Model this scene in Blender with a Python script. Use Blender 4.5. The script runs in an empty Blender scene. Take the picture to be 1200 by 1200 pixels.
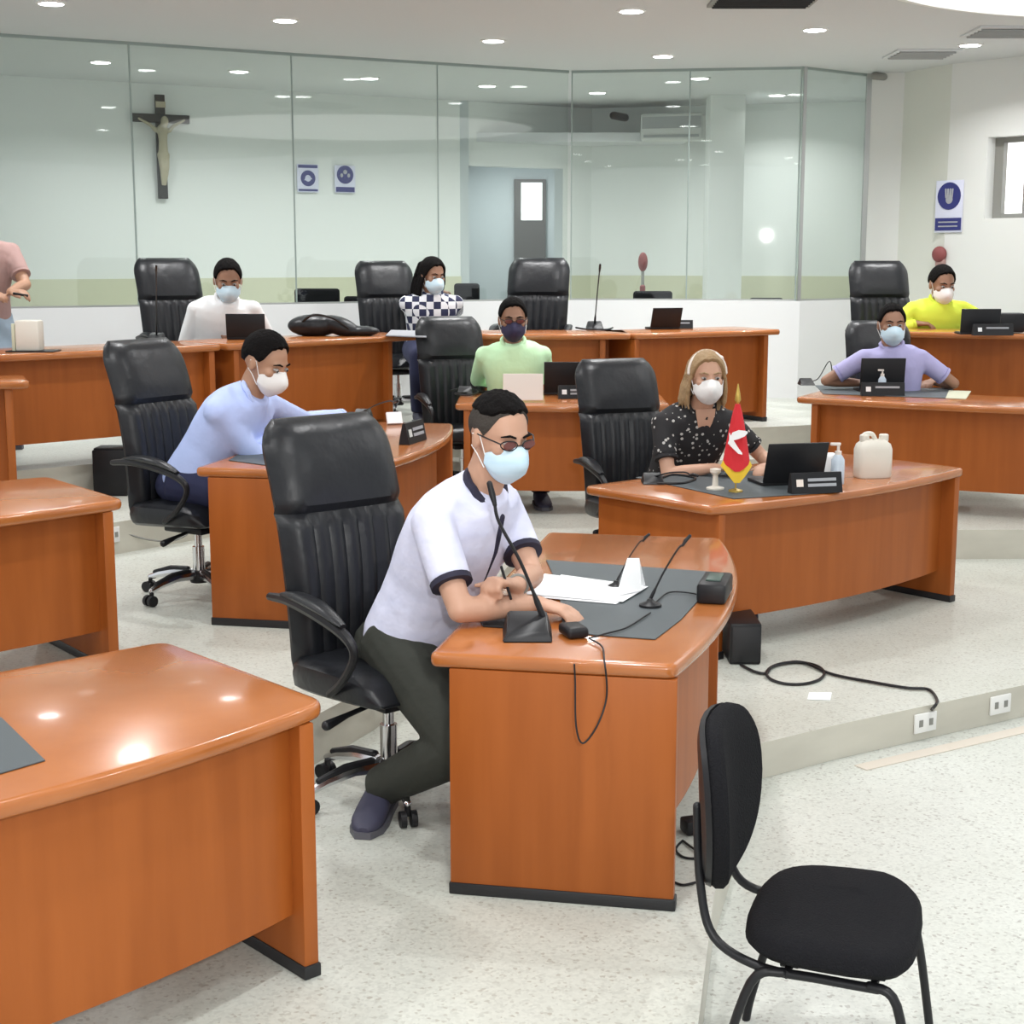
import bpy, bmesh, math, random
from mathutils import Vector, Matrix
random.seed(7)
V = Vector
SC = bpy.context.scene
COL = SC.collection
PI = math.pi
# ---------------------------------------------------------------- camera
CAMZ = 1.91
TH = math.radians(9.46)
FPX = 1800.0
cam_d = bpy.data.cameras.new('camera'); cam = bpy.data.objects.new('camera', cam_d); COL.objects.link(cam)
cam.location = (0, 0, CAMZ); cam.rotation_euler = (PI/2 - TH, 0, 0)
cam_d.sensor_width = 36; cam_d.lens = 36*FPX/1200; cam_d.clip_end = 100
SC.camera = cam

def ray(x, y):
    a = (x-600)/FPX; b = (600-y)/FPX
    return V((a, math.cos(TH)+b*math.sin(TH), -math.sin(TH)+b*math.cos(TH)))
def G(x, y, z):            # place on the horizontal plane z seen at photo pixel x, y
    d = ray(x, y); return V((0, 0, CAMZ)) + d*((z-CAMZ)/d.z)
def D(x, y, Y):            # place on the vertical plane at depth Y
    d = ray(x, y); return V((0, 0, CAMZ)) + d*(Y/d.y)

# ---------------------------------------------------------------- materials
def mat(name, col, rough=.5, metal=0, spec=.5, emit=None, estr=1, bump=None, noise=None, coat=0):
    m = bpy.data.materials.new(name); m.use_nodes = True
    nt = m.node_tree; b = nt.nodes['Principled BSDF']
    b.inputs['Base Color'].default_value = (*col, 1); b.inputs['Roughness'].default_value = rough
    b.inputs['Metallic'].default_value = metal; b.inputs['Specular IOR Level'].default_value = spec
    if coat: b.inputs['Coat Weight'].default_value = coat; b.inputs['Coat Roughness'].default_value = .08
    if emit: b.inputs['Emission Color'].default_value = (*emit, 1); b.inputs['Emission Strength'].default_value = estr
    tc = nt.nodes.new('ShaderNodeTexCoord')
    if noise:   # (scale vec, amount, second colour)
        mp = nt.nodes.new('ShaderNodeMapping'); mp.inputs['Scale'].default_value = noise[0]
        n = nt.nodes.new('ShaderNodeTexNoise'); n.inputs['Scale'].default_value = 1; n.inputs['Detail'].default_value = 5
        r = nt.nodes.new('ShaderNodeValToRGB'); r.color_ramp.elements[0].position = .35; r.color_ramp.elements[1].position = .65
        r.color_ramp.elements[0].color = (*noise[1], 1); r.color_ramp.elements[1].color = (*col, 1)
        nt.links.new(tc.outputs['Object'], mp.inputs[0]); nt.links.new(mp.outputs[0], n.inputs[0])
        nt.links.new(n.outputs[0], r.inputs[0]); nt.links.new(r.outputs[0], b.inputs['Base Color'])
    if bump:    # (scale, strength)
        n = nt.nodes.new('ShaderNodeTexNoise'); n.inputs['Scale'].default_value = bump[0]; n.inputs['Detail'].default_value = 3
        bp = nt.nodes.new('ShaderNodeBump'); bp.inputs['Strength'].default_value = bump[1]; bp.inputs['Distance'].default_value = .02
        nt.links.new(tc.outputs['Object'], n.inputs[0]); nt.links.new(n.outputs[0], bp.inputs['Height']); nt.links.new(bp.outputs[0], b.inputs['Normal'])
    return m
def terrazzo(name, base, speck, amt):
    m = mat(name, base, .38)
    nt = m.node_tree; b = nt.nodes['Principled BSDF']; tc = nt.nodes.new('ShaderNodeTexCoord')
    v = nt.nodes.new('ShaderNodeTexVoronoi'); v.inputs['Scale'].default_value = 105
    sep = nt.nodes.new('ShaderNodeSeparateColor')
    r = nt.nodes.new('ShaderNodeValToRGB'); e = r.color_ramp.elements
    e[0].position = 0; e[0].color = (*speck, 1); e[1].position = 1; e[1].color = (*[c*1.08 for c in base], 1)
    k = r.color_ramp.elements.new(amt); k.color = (*[c*.90 for c in base], 1)
    k = r.color_ramp.elements.new(amt+.3); k.color = (*base, 1)
    n = nt.nodes.new('ShaderNodeTexNoise'); n.inputs['Scale'].default_value = 1.3
    mx = nt.nodes.new('ShaderNodeMix'); mx.data_type = 'RGBA'; mx.blend_type = 'MULTIPLY'; mx.inputs['Factor'].default_value = .35
    r2 = nt.nodes.new('ShaderNodeValToRGB'); r2.color_ramp.elements[0].position = .3; r2.color_ramp.elements[0].color = (.72, .72, .66, 1); r2.color_ramp.elements[1].position = .7
    L = nt.links.new
    L(tc.outputs['Object'], v.inputs['Vector']); L(v.outputs['Color'], sep.inputs[0]); L(sep.outputs[0], r.inputs[0])
    L(tc.outputs['Object'], n.inputs[0]); L(n.outputs[0], r2.inputs[0])
    L(r.outputs[0], mx.inputs['A']); L(r2.outputs[0], mx.inputs['B']); L(mx.outputs['Result'], b.inputs['Base Color'])
    return m
def glassmat(name, tint, refl=1.0):
    m = bpy.data.materials.new(name); m.use_nodes = True; nt = m.node_tree; nt.nodes.clear()
    o = nt.nodes.new('ShaderNodeOutputMaterial'); t = nt.nodes.new('ShaderNodeBsdfTransparent'); g = nt.nodes.new('ShaderNodeBsdfGlossy')
    lw = nt.nodes.new('ShaderNodeLayerWeight'); lw.inputs[0].default_value = .5; pw = nt.nodes.new('ShaderNodeMath'); pw.operation = 'POWER'; pw.inputs[1].default_value = 5
    f = nt.nodes.new('ShaderNodeMath'); f.operation = 'MULTIPLY_ADD'; f.inputs[1].default_value = .10; f.inputs[2].default_value = .035; mx = nt.nodes.new('ShaderNodeMixShader')
    nt.links.new(lw.outputs['Facing'], pw.inputs[0]); nt.links.new(pw.outputs[0], f.inputs[0])
    t.inputs[0].default_value = (*tint, 1); g.inputs['Roughness'].default_value = .02; g.inputs['Color'].default_value = (refl, refl, refl, 1)
    nt.links.new(f.outputs[0], mx.inputs[0]); nt.links.new(t.outputs[0], mx.inputs[1]); nt.links.new(g.outputs[0], mx.inputs[2]); nt.links.new(mx.outputs[0], o.inputs[0])
    return m
def checkmat(name, c1, c2, scale):
    m = mat(name, c1, .8); nt = m.node_tree; b = nt.nodes['Principled BSDF']; tc = nt.nodes.new('ShaderNodeTexCoord')
    c = nt.nodes.new('ShaderNodeTexChecker'); c.inputs['Scale'].default_value = scale
    c.inputs['Color1'].default_value = (*c1, 1); c.inputs['Color2'].default_value = (*c2, 1)
    nt.links.new(tc.outputs['Object'], c.inputs[0]); nt.links.new(c.outputs[0], b.inputs['Base Color']); return m
def dotmat(name, c1, c2, scale, th=.32):
    m = mat(name, c1, .8); nt = m.node_tree; b = nt.nodes['Principled BSDF']; tc = nt.nodes.new('ShaderNodeTexCoord')
    v = nt.nodes.new('ShaderNodeTexVoronoi'); v.inputs['Scale'].default_value = scale
    r = nt.nodes.new('ShaderNodeValToRGB'); r.color_ramp.interpolation = 'CONSTANT'
    r.color_ramp.elements[0].color = (*c2, 1); r.color_ramp.elements[1].color = (*c1, 1); r.color_ramp.elements[1].position = th
    nt.links.new(tc.outputs['Object'], v.inputs['Vector']); nt.links.new(v.outputs['Distance'], r.inputs[0]); nt.links.new(r.outputs[0], b.inputs['Base Color']); return m

M = dict(
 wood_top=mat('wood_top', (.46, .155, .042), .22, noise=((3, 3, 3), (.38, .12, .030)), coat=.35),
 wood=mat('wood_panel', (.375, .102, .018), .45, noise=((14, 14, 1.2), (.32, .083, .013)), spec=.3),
 wood_edge=mat('wood_edge', (.50, .16, .05), .25, noise=((6, 6, 6), (.44, .13, .04)), coat=.3),
 black_foot=mat('black_base', (.012, .012, .014), .5),
 leather=mat('black_leather', (.010, .011, .014), .38, bump=(9, .3), spec=.42),
 leather_dark=mat('black_leather_dark', (.010, .010, .012), .5),
 plastic=mat('black_plastic', (.011, .011, .013), .42, spec=.35),
 chrome=mat('chrome', (.75, .75, .77), .18, metal=1),
 fabric=mat('black_fabric', (.010, .010, .012), .92, bump=(180, .4), spec=.15),
 matgrey=mat('grey_desk_mat', (.075, .09, .098), .55),
 floor=terrazzo('terrazzo', (.58, .60, .55), (.42, .41, .36), .08),
 floor2=terrazzo('terrazzo_lower', (.62, .64, .60), (.40, .39, .36), .08),
 riser=mat('riser_marble', (.60, .58, .50), .4, noise=((2, 2, 6), (.52, .50, .43))),
 wall=mat('white_wall', (.72, .73, .71), .7),
 halfwall=mat('white_half_wall', (.80, .81, .82), .6),
 rearwall=mat('rear_wall', (.76, .79, .77), .7),
 dado=mat('olive_dado', (.60, .61, .46), .6),
 ceil=mat('ceiling', (.64, .66, .67), .8),
 glass=glassmat('partition_glass', (.92, .945, .932), 1),
 seam=mat('glass_seam', (.30, .36, .34), .4),
 metal=mat('aluminium', (.42, .43, .42), .4, metal=.7),
 lamp=mat('lamp_lens', (1, 1, 1), .5, emit=(1, 1, 1), estr=14),
 cove=mat('cove_lens', (1, 1, 1), .5, emit=(1, 1, 1), estr=1.5),
 white=mat('white_plastic', (.82, .82, .80), .45),
 paper=mat('paper', (.86, .87, .88), .8),
 screen=mat('screen_dark', (.008, .009, .014), .15),
 skin=mat('skin_light', (.56, .32, .22), .5, bump=(40, .05)),
 skin2=mat('skin_tan', (.45, .25, .16), .5),
 skin3=mat('skin_brown', (.33, .175, .11), .5),
 hair=mat('black_hair', (.006, .005, .005), .85, bump=(60, .5), spec=.12),
 hairshort=mat('short_clipped_hair', (.06, .052, .046), .9, spec=.15, bump=(90, .4)),
 hairblond=mat('blond_brown_hair', (.34, .22, .11), .6, bump=(50, .5)),
 mask_blue=mat('mask_light_blue', (.55, .75, .88), .75, noise=((4, 4, 30), (.66, .82, .92))),
 mask_white=mat('mask_white', (.86, .85, .84), .75),
 mask_navy=mat('mask_navy', (.03, .025, .07), .75),
 polo=mat('pale_lilac_polo', (.73, .74, .91), .85, bump=(9, .6), noise=((5, 5, 22), (.67, .69, .88))),
 navy=mat('navy_trim', (.02, .018, .04), .8),
 shirt_blue=mat('light_blue_shirt', (.50, .60, .95), .85, bump=(8, .5)),
 shirt_white=mat('white_shirt', (.84, .85, .86), .85, bump=(8, .5)),
 shirt_green=mat('mint_green_shirt', (.62, .92, .58), .85, bump=(8, .5)),
 shirt_lilac=mat('lilac_shirt', (.42, .40, .66), .85, bump=(8, .5)),
 shirt_yellow=mat('neon_yellow_shirt', (.68, .80, .07), .85, bump=(8, .5)),
 shirt_rose=mat('dusty_rose_shirt', (.42, .27, .25), .85, bump=(8, .5)),
 checks=checkmat('navy_white_checks', (.75, .76, .8), (.02, .025, .07), 17),
 leafprint=dotmat('black_white_print', (.014, .013, .015), (.5, .48, .46), 30, .24),
 trouser=mat('dark_olive_trousers', (.030, .033, .026), .85, bump=(10, .4)),
 jeans=mat('dark_blue_jeans', (.02, .024, .07), .85),
 jeans_light=mat('light_jeans', (.35, .45, .55), .85),
 shoe=mat('navy_grey_shoe', (.045, .045, .08), .6),
 sole=mat('shoe_sole', (.10, .10, .12), .6),
 eye=mat('eye_white', (.36, .33, .31), .4), iris=mat('iris', (.02, .012, .01), .2),
 lens=mat('tinted_lens', (.16, .05, .045), .1),
 red=mat('flag_red', (.62, .02, .03), .75), yellow=mat('fringe_yellow', (.75, .50, .03), .7), gold=mat('gold', (.6, .42, .1), .35, metal=.6),
 blue=mat('sign_blue', (.025, .03, .17), .5), signbg=mat('sign_ground', (.66, .68, .82), .5), greyink=mat('grey_lettering', (.36, .37, .40), .6),
 crosswood=mat('dark_cross_wood', (.02, .019, .017), .5), bodywax=mat('crucifix_figure', (.42, .38, .27), .6),
 jug=mat('milky_plastic', (.74, .70, .62), .4), bottle=mat('bottle_plastic', (.55, .63, .72), .25),
 greenish=mat('dark_green_plastic', (.05, .085, .07), .4), pinkw=mat('pale_pink_card', (.80, .72, .66), .8),
 brick=mat('dull_red', (.24, .06, .06), .6), doorgrey=mat('door_grey', (.09, .085, .08), .5), bright=mat('lit_window', (1, 1, 1), .5, emit=(.95, .98, 1), estr=1.1),
 corridor=mat('corridor_wall', (.50, .55, .56), .7), marble=mat('marble_strip', (.66, .60, .52), .4),
 pipegrey=mat('frame_grey', (.24, .24, .22), .5), aqua=mat('ac_white', (.62, .64, .62), .5), acgrille=mat('ac_grille', (.36, .38, .38), .5), cream=mat('cream_wall', (.68, .69, .63), .7),
)

# ---------------------------------------------------------------- mesh helpers
def finish(name, bm, m, parent=None, org=None, smooth=True, doubles=False):
    if doubles: bmesh.ops.remove_doubles(bm, verts=bm.verts, dist=1e-5)
    bmesh.ops.recalc_face_normals(bm, faces=bm.faces)
    if org is not None: bmesh.ops.translate(bm, verts=bm.verts, vec=-V(org))
    me = bpy.data.meshes.new(name); bm.to_mesh(me); bm.free()
    me.materials.append(m if not isinstance(m, str) else M[m])
    for p in me.polygons: p.use_smooth = smooth
    o = bpy.data.objects.new(name, me); COL.objects.link(o)
    if smooth:
        try: me.set_sharp_from_angle(angle=math.radians(40))
        except Exception: pass
    if parent: o.parent = parent
    return o
def tag(o, label, cat, group=None, kind=None):
    o['label'] = label; o['category'] = cat
    if group: o['group'] = group
    if kind: o['kind'] = kind
    return o
def thing(name, label, cat, loc=(0, 0, 0), rz=0, group=None):
    o = bpy.data.objects.new(name, None); COL.objects.link(o); o.empty_display_size = .1
    o.location = loc; o.rotation_euler = (0, 0, rz); return tag(o, label, cat, group)
def struct(name, bm, m, parent=None, smooth=False):
    o = finish(name, bm, m, parent, smooth=smooth)
    if not parent: o['kind'] = 'structure'
    return o
def copy_tree(o, parent=None):
    c = o.copy(); COL.objects.link(c); c.parent = parent
    for ch in list(o.children): copy_tree(ch, c)
    return c
def BM(): return bmesh.new()
def box(bm, c, s, rot=None, bev=0, seg=2):
    r = bmesh.ops.create_cube(bm, size=1); vs = r['verts']
    bmesh.ops.scale(bm, vec=V(s), verts=vs)
    if bev:
        es = {e for v in vs for e in v.link_edges}
        g = bmesh.ops.bevel(bm, geom=list(es), offset=min(bev, min(s)*.45), segments=seg, affect='EDGES', profile=.5)
        vs = list({v for f in g['faces'] for v in f.verts} | {v for v in vs if v.is_valid})
    if rot is not None:
        bmesh.ops.rotate(bm, verts=vs, cent=(0, 0, 0), matrix=rot if isinstance(rot, Matrix) else Matrix.Rotation(rot, 3, 'Z'))
    bmesh.ops.translate(bm, verts=vs, vec=V(c)); return vs
def rotm(*a):
    m = Matrix.Identity(3)
    for ax, d in a: m = m @ Matrix.Rotation(math.radians(d), 3, ax)
    return m
def loft(bm, rings, cap=True):
    L = [[bm.verts.new(p) for p in r] for r in rings]; n = len(L[0])
    for a, b in zip(L, L[1:]):
        for i in range(n): bm.faces.new((a[i], a[(i+1) % n], b[(i+1) % n], b[i]))
    if cap: bm.faces.new(L[0][::-1]); bm.faces.new(L[-1])
    return L
def frame(d):
    d = V(d).normalized(); a = V((0, 0, 1)) if abs(d.z) < .9 else V((1, 0, 0))
    u = d.cross(a).normalized(); return u, u.cross(d).normalized()
def tube(bm, pts, rad, n=10, rounded=False, closed=False):
    pts = [V(p) for p in pts]
    if not isinstance(rad, (list, tuple)): rad = [rad]*len(pts)
    rad = list(rad)
    if rounded:
        d0 = (pts[0]-pts[1]).normalized(); d1 = (pts[-1]-pts[-2]).normalized(); P = []; R = []
        for a in (0, 25, 50, 72): P.append(pts[0]+d0*rad[0]*math.cos(math.radians(a))); R.append(max(rad[0]*math.sin(math.radians(a)), rad[0]*.12))
        P += pts; R += rad
        for a in (72, 50, 25, 0): P.append(pts[-1]+d1*rad[-1]*math.cos(math.radians(a))); R.append(max(rad[-1]*math.sin(math.radians(a)), rad[-1]*.12))
        pts, rad = P, R
    rings = []; u = None
    for i, p in enumerate(pts):
        t = (pts[min(i+1, len(pts)-1)]-pts[max(i-1, 0)])
        if closed: t = pts[(i+1) % len(pts)]-pts[i-1]
        if t.length < 1e-9: t = V((0, 0, 1))
        t.normalize()
        if u is None: u, w = frame(t)
        else:
            u = (u - t*u.dot(t)).normalized(); w = u.cross(t)
        rings.append([p+(u*math.cos(2*PI*k/n)+w*math.sin(2*PI*k/n))*rad[i] for k in range(n)])
    if closed: rings.append(rings[0]); loft(bm, rings, cap=False)
    else: loft(bm, rings)
def spline(pts, k=6):
    pts = [V(p) for p in pts]; P = [pts[0]]+pts+[pts[-1]]; out = []
    for i in range(1, len(P)-2):
        for j in range(k):
            t = j/k; a, b, c, d = P[i-1], P[i], P[i+1], P[i+2]
            out.append(.5*((2*b)+(c-a)*t+(2*a-5*b+4*c-d)*t*t+(3*b-3*c+d-a)*t**3))
    out.append(pts[-1]); return out
def ell(bm, c, r, rot=None, seg=16, rg=10):
    rr = bmesh.ops.create_uvsphere(bm, u_segments=seg, v_segments=rg, radius=1); vs = rr['verts']
    bmesh.ops.scale(bm, vec=V(r), verts=vs)
    if rot is not None: bmesh.ops.rotate(bm, verts=vs, cent=(0, 0, 0), matrix=rot)
    bmesh.ops.translate(bm, verts=vs, vec=V(c))
def lathe(bm, c, prof, n=20, cap=True):
    c = V(c); loft(bm, [[c+V((r*math.cos(2*PI*k/n), r*math.sin(2*PI*k/n), z)) for k in range(n)] for r, z in prof], cap)
def prism(bm, poly, z0, z1, bev=0, seg=3):
    b = [bm.verts.new((p[0], p[1], z0)) for p in poly]; t = [bm.verts.new((p[0], p[1], z1)) for p in poly]; n = len(poly)
    fb = bm.faces.new(b[::-1]); ft = bm.faces.new(t)
    for i in range(n): bm.faces.new((b[i], b[(i+1) % n], t[(i+1) % n], t[i]))
    if bev:
        bmesh.ops.recalc_face_normals(bm, faces=bm.faces)
        bmesh.ops.bevel(bm, geom=list(fb.edges)+list(ft.edges), offset=bev, segments=seg, affect='EDGES', profile=.5)
def roundpoly(pts, r, idx):
    out = []; n = len(pts)
    for i, p in enumerate(pts):
        if i not in idx: out.append(V(p)); continue
        p = V(p); a = (V(pts[i-1])-p); b = (V(pts[(i+1) % n])-p); rr = min(r, a.length*.45, b.length*.45)
        a = p+a.normalized()*rr; b = p+b.normalized()*rr
        for t in (0, .25, .5, .75, 1): out.append(a*(1-t)**2+p*2*t*(1-t)+b*t*t)
    return out
def blob(name, bm, m, vox, parent, org, it=4):
    bmesh.ops.recalc_face_normals(bm, faces=bm.faces)
    bmesh.ops.translate(bm, verts=bm.verts, vec=-V(org))
    me = bpy.data.meshes.new('tmp'); bm.to_mesh(me); bm.free()
    o = bpy.data.objects.new('tmp', me); COL.objects.link(o)
    r = o.modifiers.new('r', 'REMESH'); r.mode = 'VOXEL'; r.voxel_size = vox; r.use_smooth_shade = True
    s = o.modifiers.new('s', 'SMOOTH'); s.iterations = it; s.factor = .5
    dg = bpy.context.evaluated_depsgraph_get(); dg.update()
    me2 = bpy.data.meshes.new_from_object(o.evaluated_get(dg)); me2.name = name
    bpy.data.objects.remove(o); bpy.data.meshes.remove(me)
    me2.materials.clear(); me2.materials.append(M[m])
    for p in me2.polygons: p.use_smooth = True
    ob = bpy.data.objects.new(name, me2); COL.objects.link(ob); ob.parent = parent; return ob

# ---------------------------------------------------------------- setting
L1, L2, L3, ZC, ZL = .19, .38, .57, 3.64, 1.49
def slab(name, poly, z0, z1, m):
    bm = BM(); prism(bm, poly, z0, z1); o = struct(name, bm, m); return o
far = [(9, 20), (-9, 20)]
e0 = [(-9, .6), (-.2, .6), (.22, 2.3), (.47, 3.61), (.61, 4.39), (.99, 5.87), (1.35, 6.12), (2.31, 6.71), (5, 8.2), (9, 10)]
e1 = [(-9, 4.1), (-1.9, 4.85), (-1.1, 5.1), (-.87, 5.34), (-.56, 6.05), (-.2, 7.4), (.0, 8.6), (.35, 9.35), (1.2, 9.6), (3.3, 9.64), (5, 9.1), (9, 8.2)]
e2 = [(-9, 6.9), (-3.4, 8.1), (-2.44, 8.66), (-1.84, 9.4), (-1.1, 10.7), (-.5, 11.45), (1.5, 11.55), (3, 11.9), (9, 10.9)]
e3 = [(-9, 8.3), (-3.5, 9.3), (-2.0, 10.6), (-.85, 11.7), (-.4, 11.75), (1.0, 11.75), (2.4, 12.3), (3, 12.05), (9, 11.1)]
slab('floor', [(-9, -4), (9, -4), (9, 20), (-9, 20)], -.35, -.15, M['floor2'])
def tier(name, e, z0, z1):
    o = slab(name, e+far, z0, z1, M['floor'])
    o.data.materials.append(M['riser'])
    for p in o.data.polygons:
        if abs(p.normal.z) < .5: p.material_index = 1
    return o
tier('floor_platform', e0, -.149, 0); tier('floor_tier_1', e1, -.149, L1); tier('floor_tier_2', e2, -.149, L2); tier('floor_tier_3', e3, -.149, L3)
# marble nosing strip along the lowest step
bm = BM()
for a, b in zip(e0[6:-1], e0[7:]):
    a = V((*a, 0)); b = V((*b, 0)); d = (b-a).normalized(); n = V((d.y, -d.x, 0))
    P = [a+n*.10, b+n*.10, b+n*.17, a+n*.17]; prism(bm, [(p.x, p.y) for p in P], -.1505, -.146)
struct('trim_1', bm, M['marble'])

def wallseg(name, a, b, z0, z1, th, m, parent=None):
    bm = BM(); a = V((*a, 0)); b = V((*b, 0)); d = (b-a).normalized(); n = V((-d.y, d.x, 0))*th
    prism(bm, [(p.x, p.y) for p in (a, b, b+n, a+n)], z0, z1); return struct(name, bm, m, parent)
gp = [(-8, 10.41), (-3.11, 12.98), (-1.88, 13.68), (-.65, 14.33), (.56, 14.96), (1.66, 14.8), (2.72, 14.64), (3.46, 15.24)]
for i, (a, b) in enumerate(zip(gp, gp[1:])):
    wallseg('wall_partition_%d' % (i+1), a, b, L3-.3, ZL, .14, M['halfwall'])
    da = (V((*b, 0))-V((*a, 0))).normalized(); n = V((-da.y, da.x, 0))*.06
    aa = (a[0]+n.x, a[1]+n.y); bb = (b[0]+n.x, b[1]+n.y)
    w = wallseg('window_%d' % (i+1), aa, bb, ZL, ZC, .012, M['glass'])
    bm = BM(); box(bm, ((aa[0]), (aa[1]), (ZL+ZC)/2), (.012, .02, ZC-ZL)); finish('joint', bm, 'seam', w, smooth=False)
    bm = BM(); c = (V((*aa, 0))+V((*bb, 0)))/2; Ln = (V((*bb, 0))-V((*aa, 0))).length
    ang = math.atan2(da.y, da.x); box(bm, (c.x, c.y, ZC-.012), (Ln, .03, .024), ang); finish('head_rail', bm, 'seam', w, smooth=False)
    bm = BM(); box(bm, (c.x, c.y, ZL+.008), (Ln, .03, .016), ang); finish('sill_rail', bm, 'metal', w, smooth=False)
bm = BM(); box(bm, (3.44, 15.27, (ZL+ZC)/2), (.05, .05, ZC-ZL)); box(bm, (2.72, 14.7, (ZL+ZC)/2), (.03, .03, ZC-ZL)); struct('trim_2', bm, M['metal'])
# camera-side small fitting at the top of the last pane
# rear room
ra, rb, rc, rd = (-9, 13.05), (.95, 18.78), (5.2, 17.6), (3.46, 15.24)
def lerp2(a, b, t): return (a[0]+(b[0]-a[0])*t, a[1]+(b[1]-a[1])*t)
tl = .845; tr = .965
wallseg('wall_rear_5', rc, (3.6, 15.3), L3, ZC, -.1, M['rearwall'])
wl = lerp2(ra, rb, tl); wr = lerp2(ra, rb, tr)
wallseg('wall_rear_1', ra, wl, L3, ZC, .15, M['rearwall']); wallseg('wall_rear_2', wr, rb, L3, ZC, .15, M['rearwall'])
wallseg('wall_rear_3', wl, wr, 2.93, ZC, .15, M['rearwall']); wallseg('wall_rear_4', rb, rc, L3, ZC, .15, M['rearwall'])
def off(a, b, k):
    d = (V((*b, 0))-V((*a, 0))).normalized(); n = V((d.y, -d.x, 0))*k; return (a[0]+n.x, a[1]+n.y), (b[0]+n.x, b[1]+n.y)
wallseg('baseboard_rear_1', *off(ra, wl, .02), L3, 1.68, .02, M['dado']); wallseg('baseboard_rear_2', *off(wr, rb, .02), L3, 1.68, .02, M['dado']); wallseg('baseboard_rear_3', *off(rb, rc, .02), L3, 1.68, .02, M['dado'])
wallseg('wall_corridor_left', wl, (wl[0]-.1, 21.4), L3, ZC, -.1, M['corridor']); wallseg('wall_corridor_right', wr, (wr[0]+.3, 21.4), L3, ZC, .1, M['corridor'])
wallseg('wall_corridor_end', (-1.2, 21.0), (1.8, 21.0), L3, ZC, .1, M['corridor'])
slab('floor_corridor', [(-2, 19.9), (2, 19.9), (2, 21.5), (-2, 21.5)], .4, L3, M['floor']); slab('ceiling_corridor', [(-2, 18), (2, 18), (2, 21.5), (-2, 21.5)], 3.2, 3.3, M['ceil'])
# corridor door with a lit pane
bm = BM(); x0 = D(605, 300, 20.95).x; x1 = D(637, 300, 20.95).x
box(bm, ((x0+x1)/2, 20.95, (L3+2.72)/2+.1), (x1-x0+.06, .06, 2.72-L3+.2)); dr = struct('door_1', bm, M['doorgrey'])
zt = D(620, 214, 20.9).z; zb = D(620, 258, 20.9).z
bm = BM(); box(bm, ((D(611, 0, 20.9).x+D(636, 0, 20.9).x)/2, 20.91, (zt+zb)/2), (D(636, 0, 20.9).x-D(611, 0, 20.9).x, .02, zt-zb)); finish('pane', bm, 'bright', dr, smooth=False)
# columns in the rear room
for i, (x, y, w) in enumerate([(2.35, 17.4, .38)]):
    bm = BM(); box(bm, (x, y, (L3+ZC)/2), (w, .4, ZC-L3)); struct('wall_column_%d' % (i+1), bm, M['rearwall'])
# right side wall, with a window recess
r0, r1 = (3.46, 15.24), (3.72, 14.9)
wallseg('wall_right_1', r0, (3.75, 15.15), L3-.3, ZC, .12, M['wall']); wallseg('wall_right_2', (3.75, 15.15), (4.02, 14.5), L3-.3, ZC, .12, M['cream'])
A = V((4.02, 14.5, 0)); B = V((7.2, 10.6, 0)); 
wd = (B-A).normalized()
def onwall(px, py):     # hit of a pixel ray with the long right wall
    d = ray(px, py); n = V((wd.y, -wd.x, 0)); k = (A-V((0, 0, CAMZ))).dot(n)/d.dot(n); return V((0, 0, CAMZ))+d*k
w0 = onwall(1156, 200); zT = onwall(1170, 160).z; zB = onwall(1156, 256).z
ta = (w0-A).dot(wd); tb = ta+1.5
P = lambda t: ((A+wd*t).x, (A+wd*t).y)
wallseg('wall_right_3', P(0), P(ta), L3-.3, ZC, .22, M['wall']); wallseg('wall_right_4', P(tb), P((B-A).length), L3-.3, ZC, .22, M['wall'])
wallseg('wall_right_5', P(ta), P(tb), L3-.3, zB, .22, M['wall']); wallseg('wall_right_6', P(ta), P(tb), zT, ZC, .22, M['wall'])
bm = BM(); n = V((-wd.y, wd.x, 0)); an = math.atan2(wd.y, wd.x)
fr = BM(); c = A+wd*(ta+.045)+n*.15; box(fr, (c.x, c.y, (zT+zB)/2), (.09, .06, zT-zB), an)
c = A+wd*(ta+tb)*.5+n*.15
for zz in (zT-.025, zB+.02): box(fr, (c.x, c.y, zz), (tb-ta, .05, .045), an)
c2 = A+wd*(ta+.36)+n*.14; box(fr, (c2.x, c2.y, zB+(zT-zB)*.33), (.10, .05, (zT-zB)*.66), an)
wf = struct('window_9', fr, M['pipegrey'])
bm = BM(); c = A+wd*(ta+tb)*.5+n*.19; box(bm, (c.x, c.y, (zT+zB)/2), (tb-ta, .012, zT-zB), an); finish('pane', bm, 'bright', wf, smooth=False)
# ceiling with round luminous cove opening
CC = V((4.35, 9.35, ZC)); CR = 2.2
slab('ceiling', [(-9, -1), (9, -1), (9, 20), (-9, 20)], ZC, ZC+.1, M['ceil'])
t = thing('cove_light', 'large round luminous ceiling panel cut by the top right corner', 'ceiling light', (CC.x, CC.y, ZC))
bm = BM(); lathe(bm, (0, 0, 0), [(CR, -.001), (CR+.06, -.001), (CR+.06, -.03), (CR, -.035), (CR, -.001)], 64, False); finish('rim', bm, 'white', t)
bm = BM(); lathe(bm, (0, 0, 0), [(.01, -.002), (CR, -.002), (CR, -.02), (.01, -.06)], 64); finish('diffuser', bm, 'cove', t)

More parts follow.
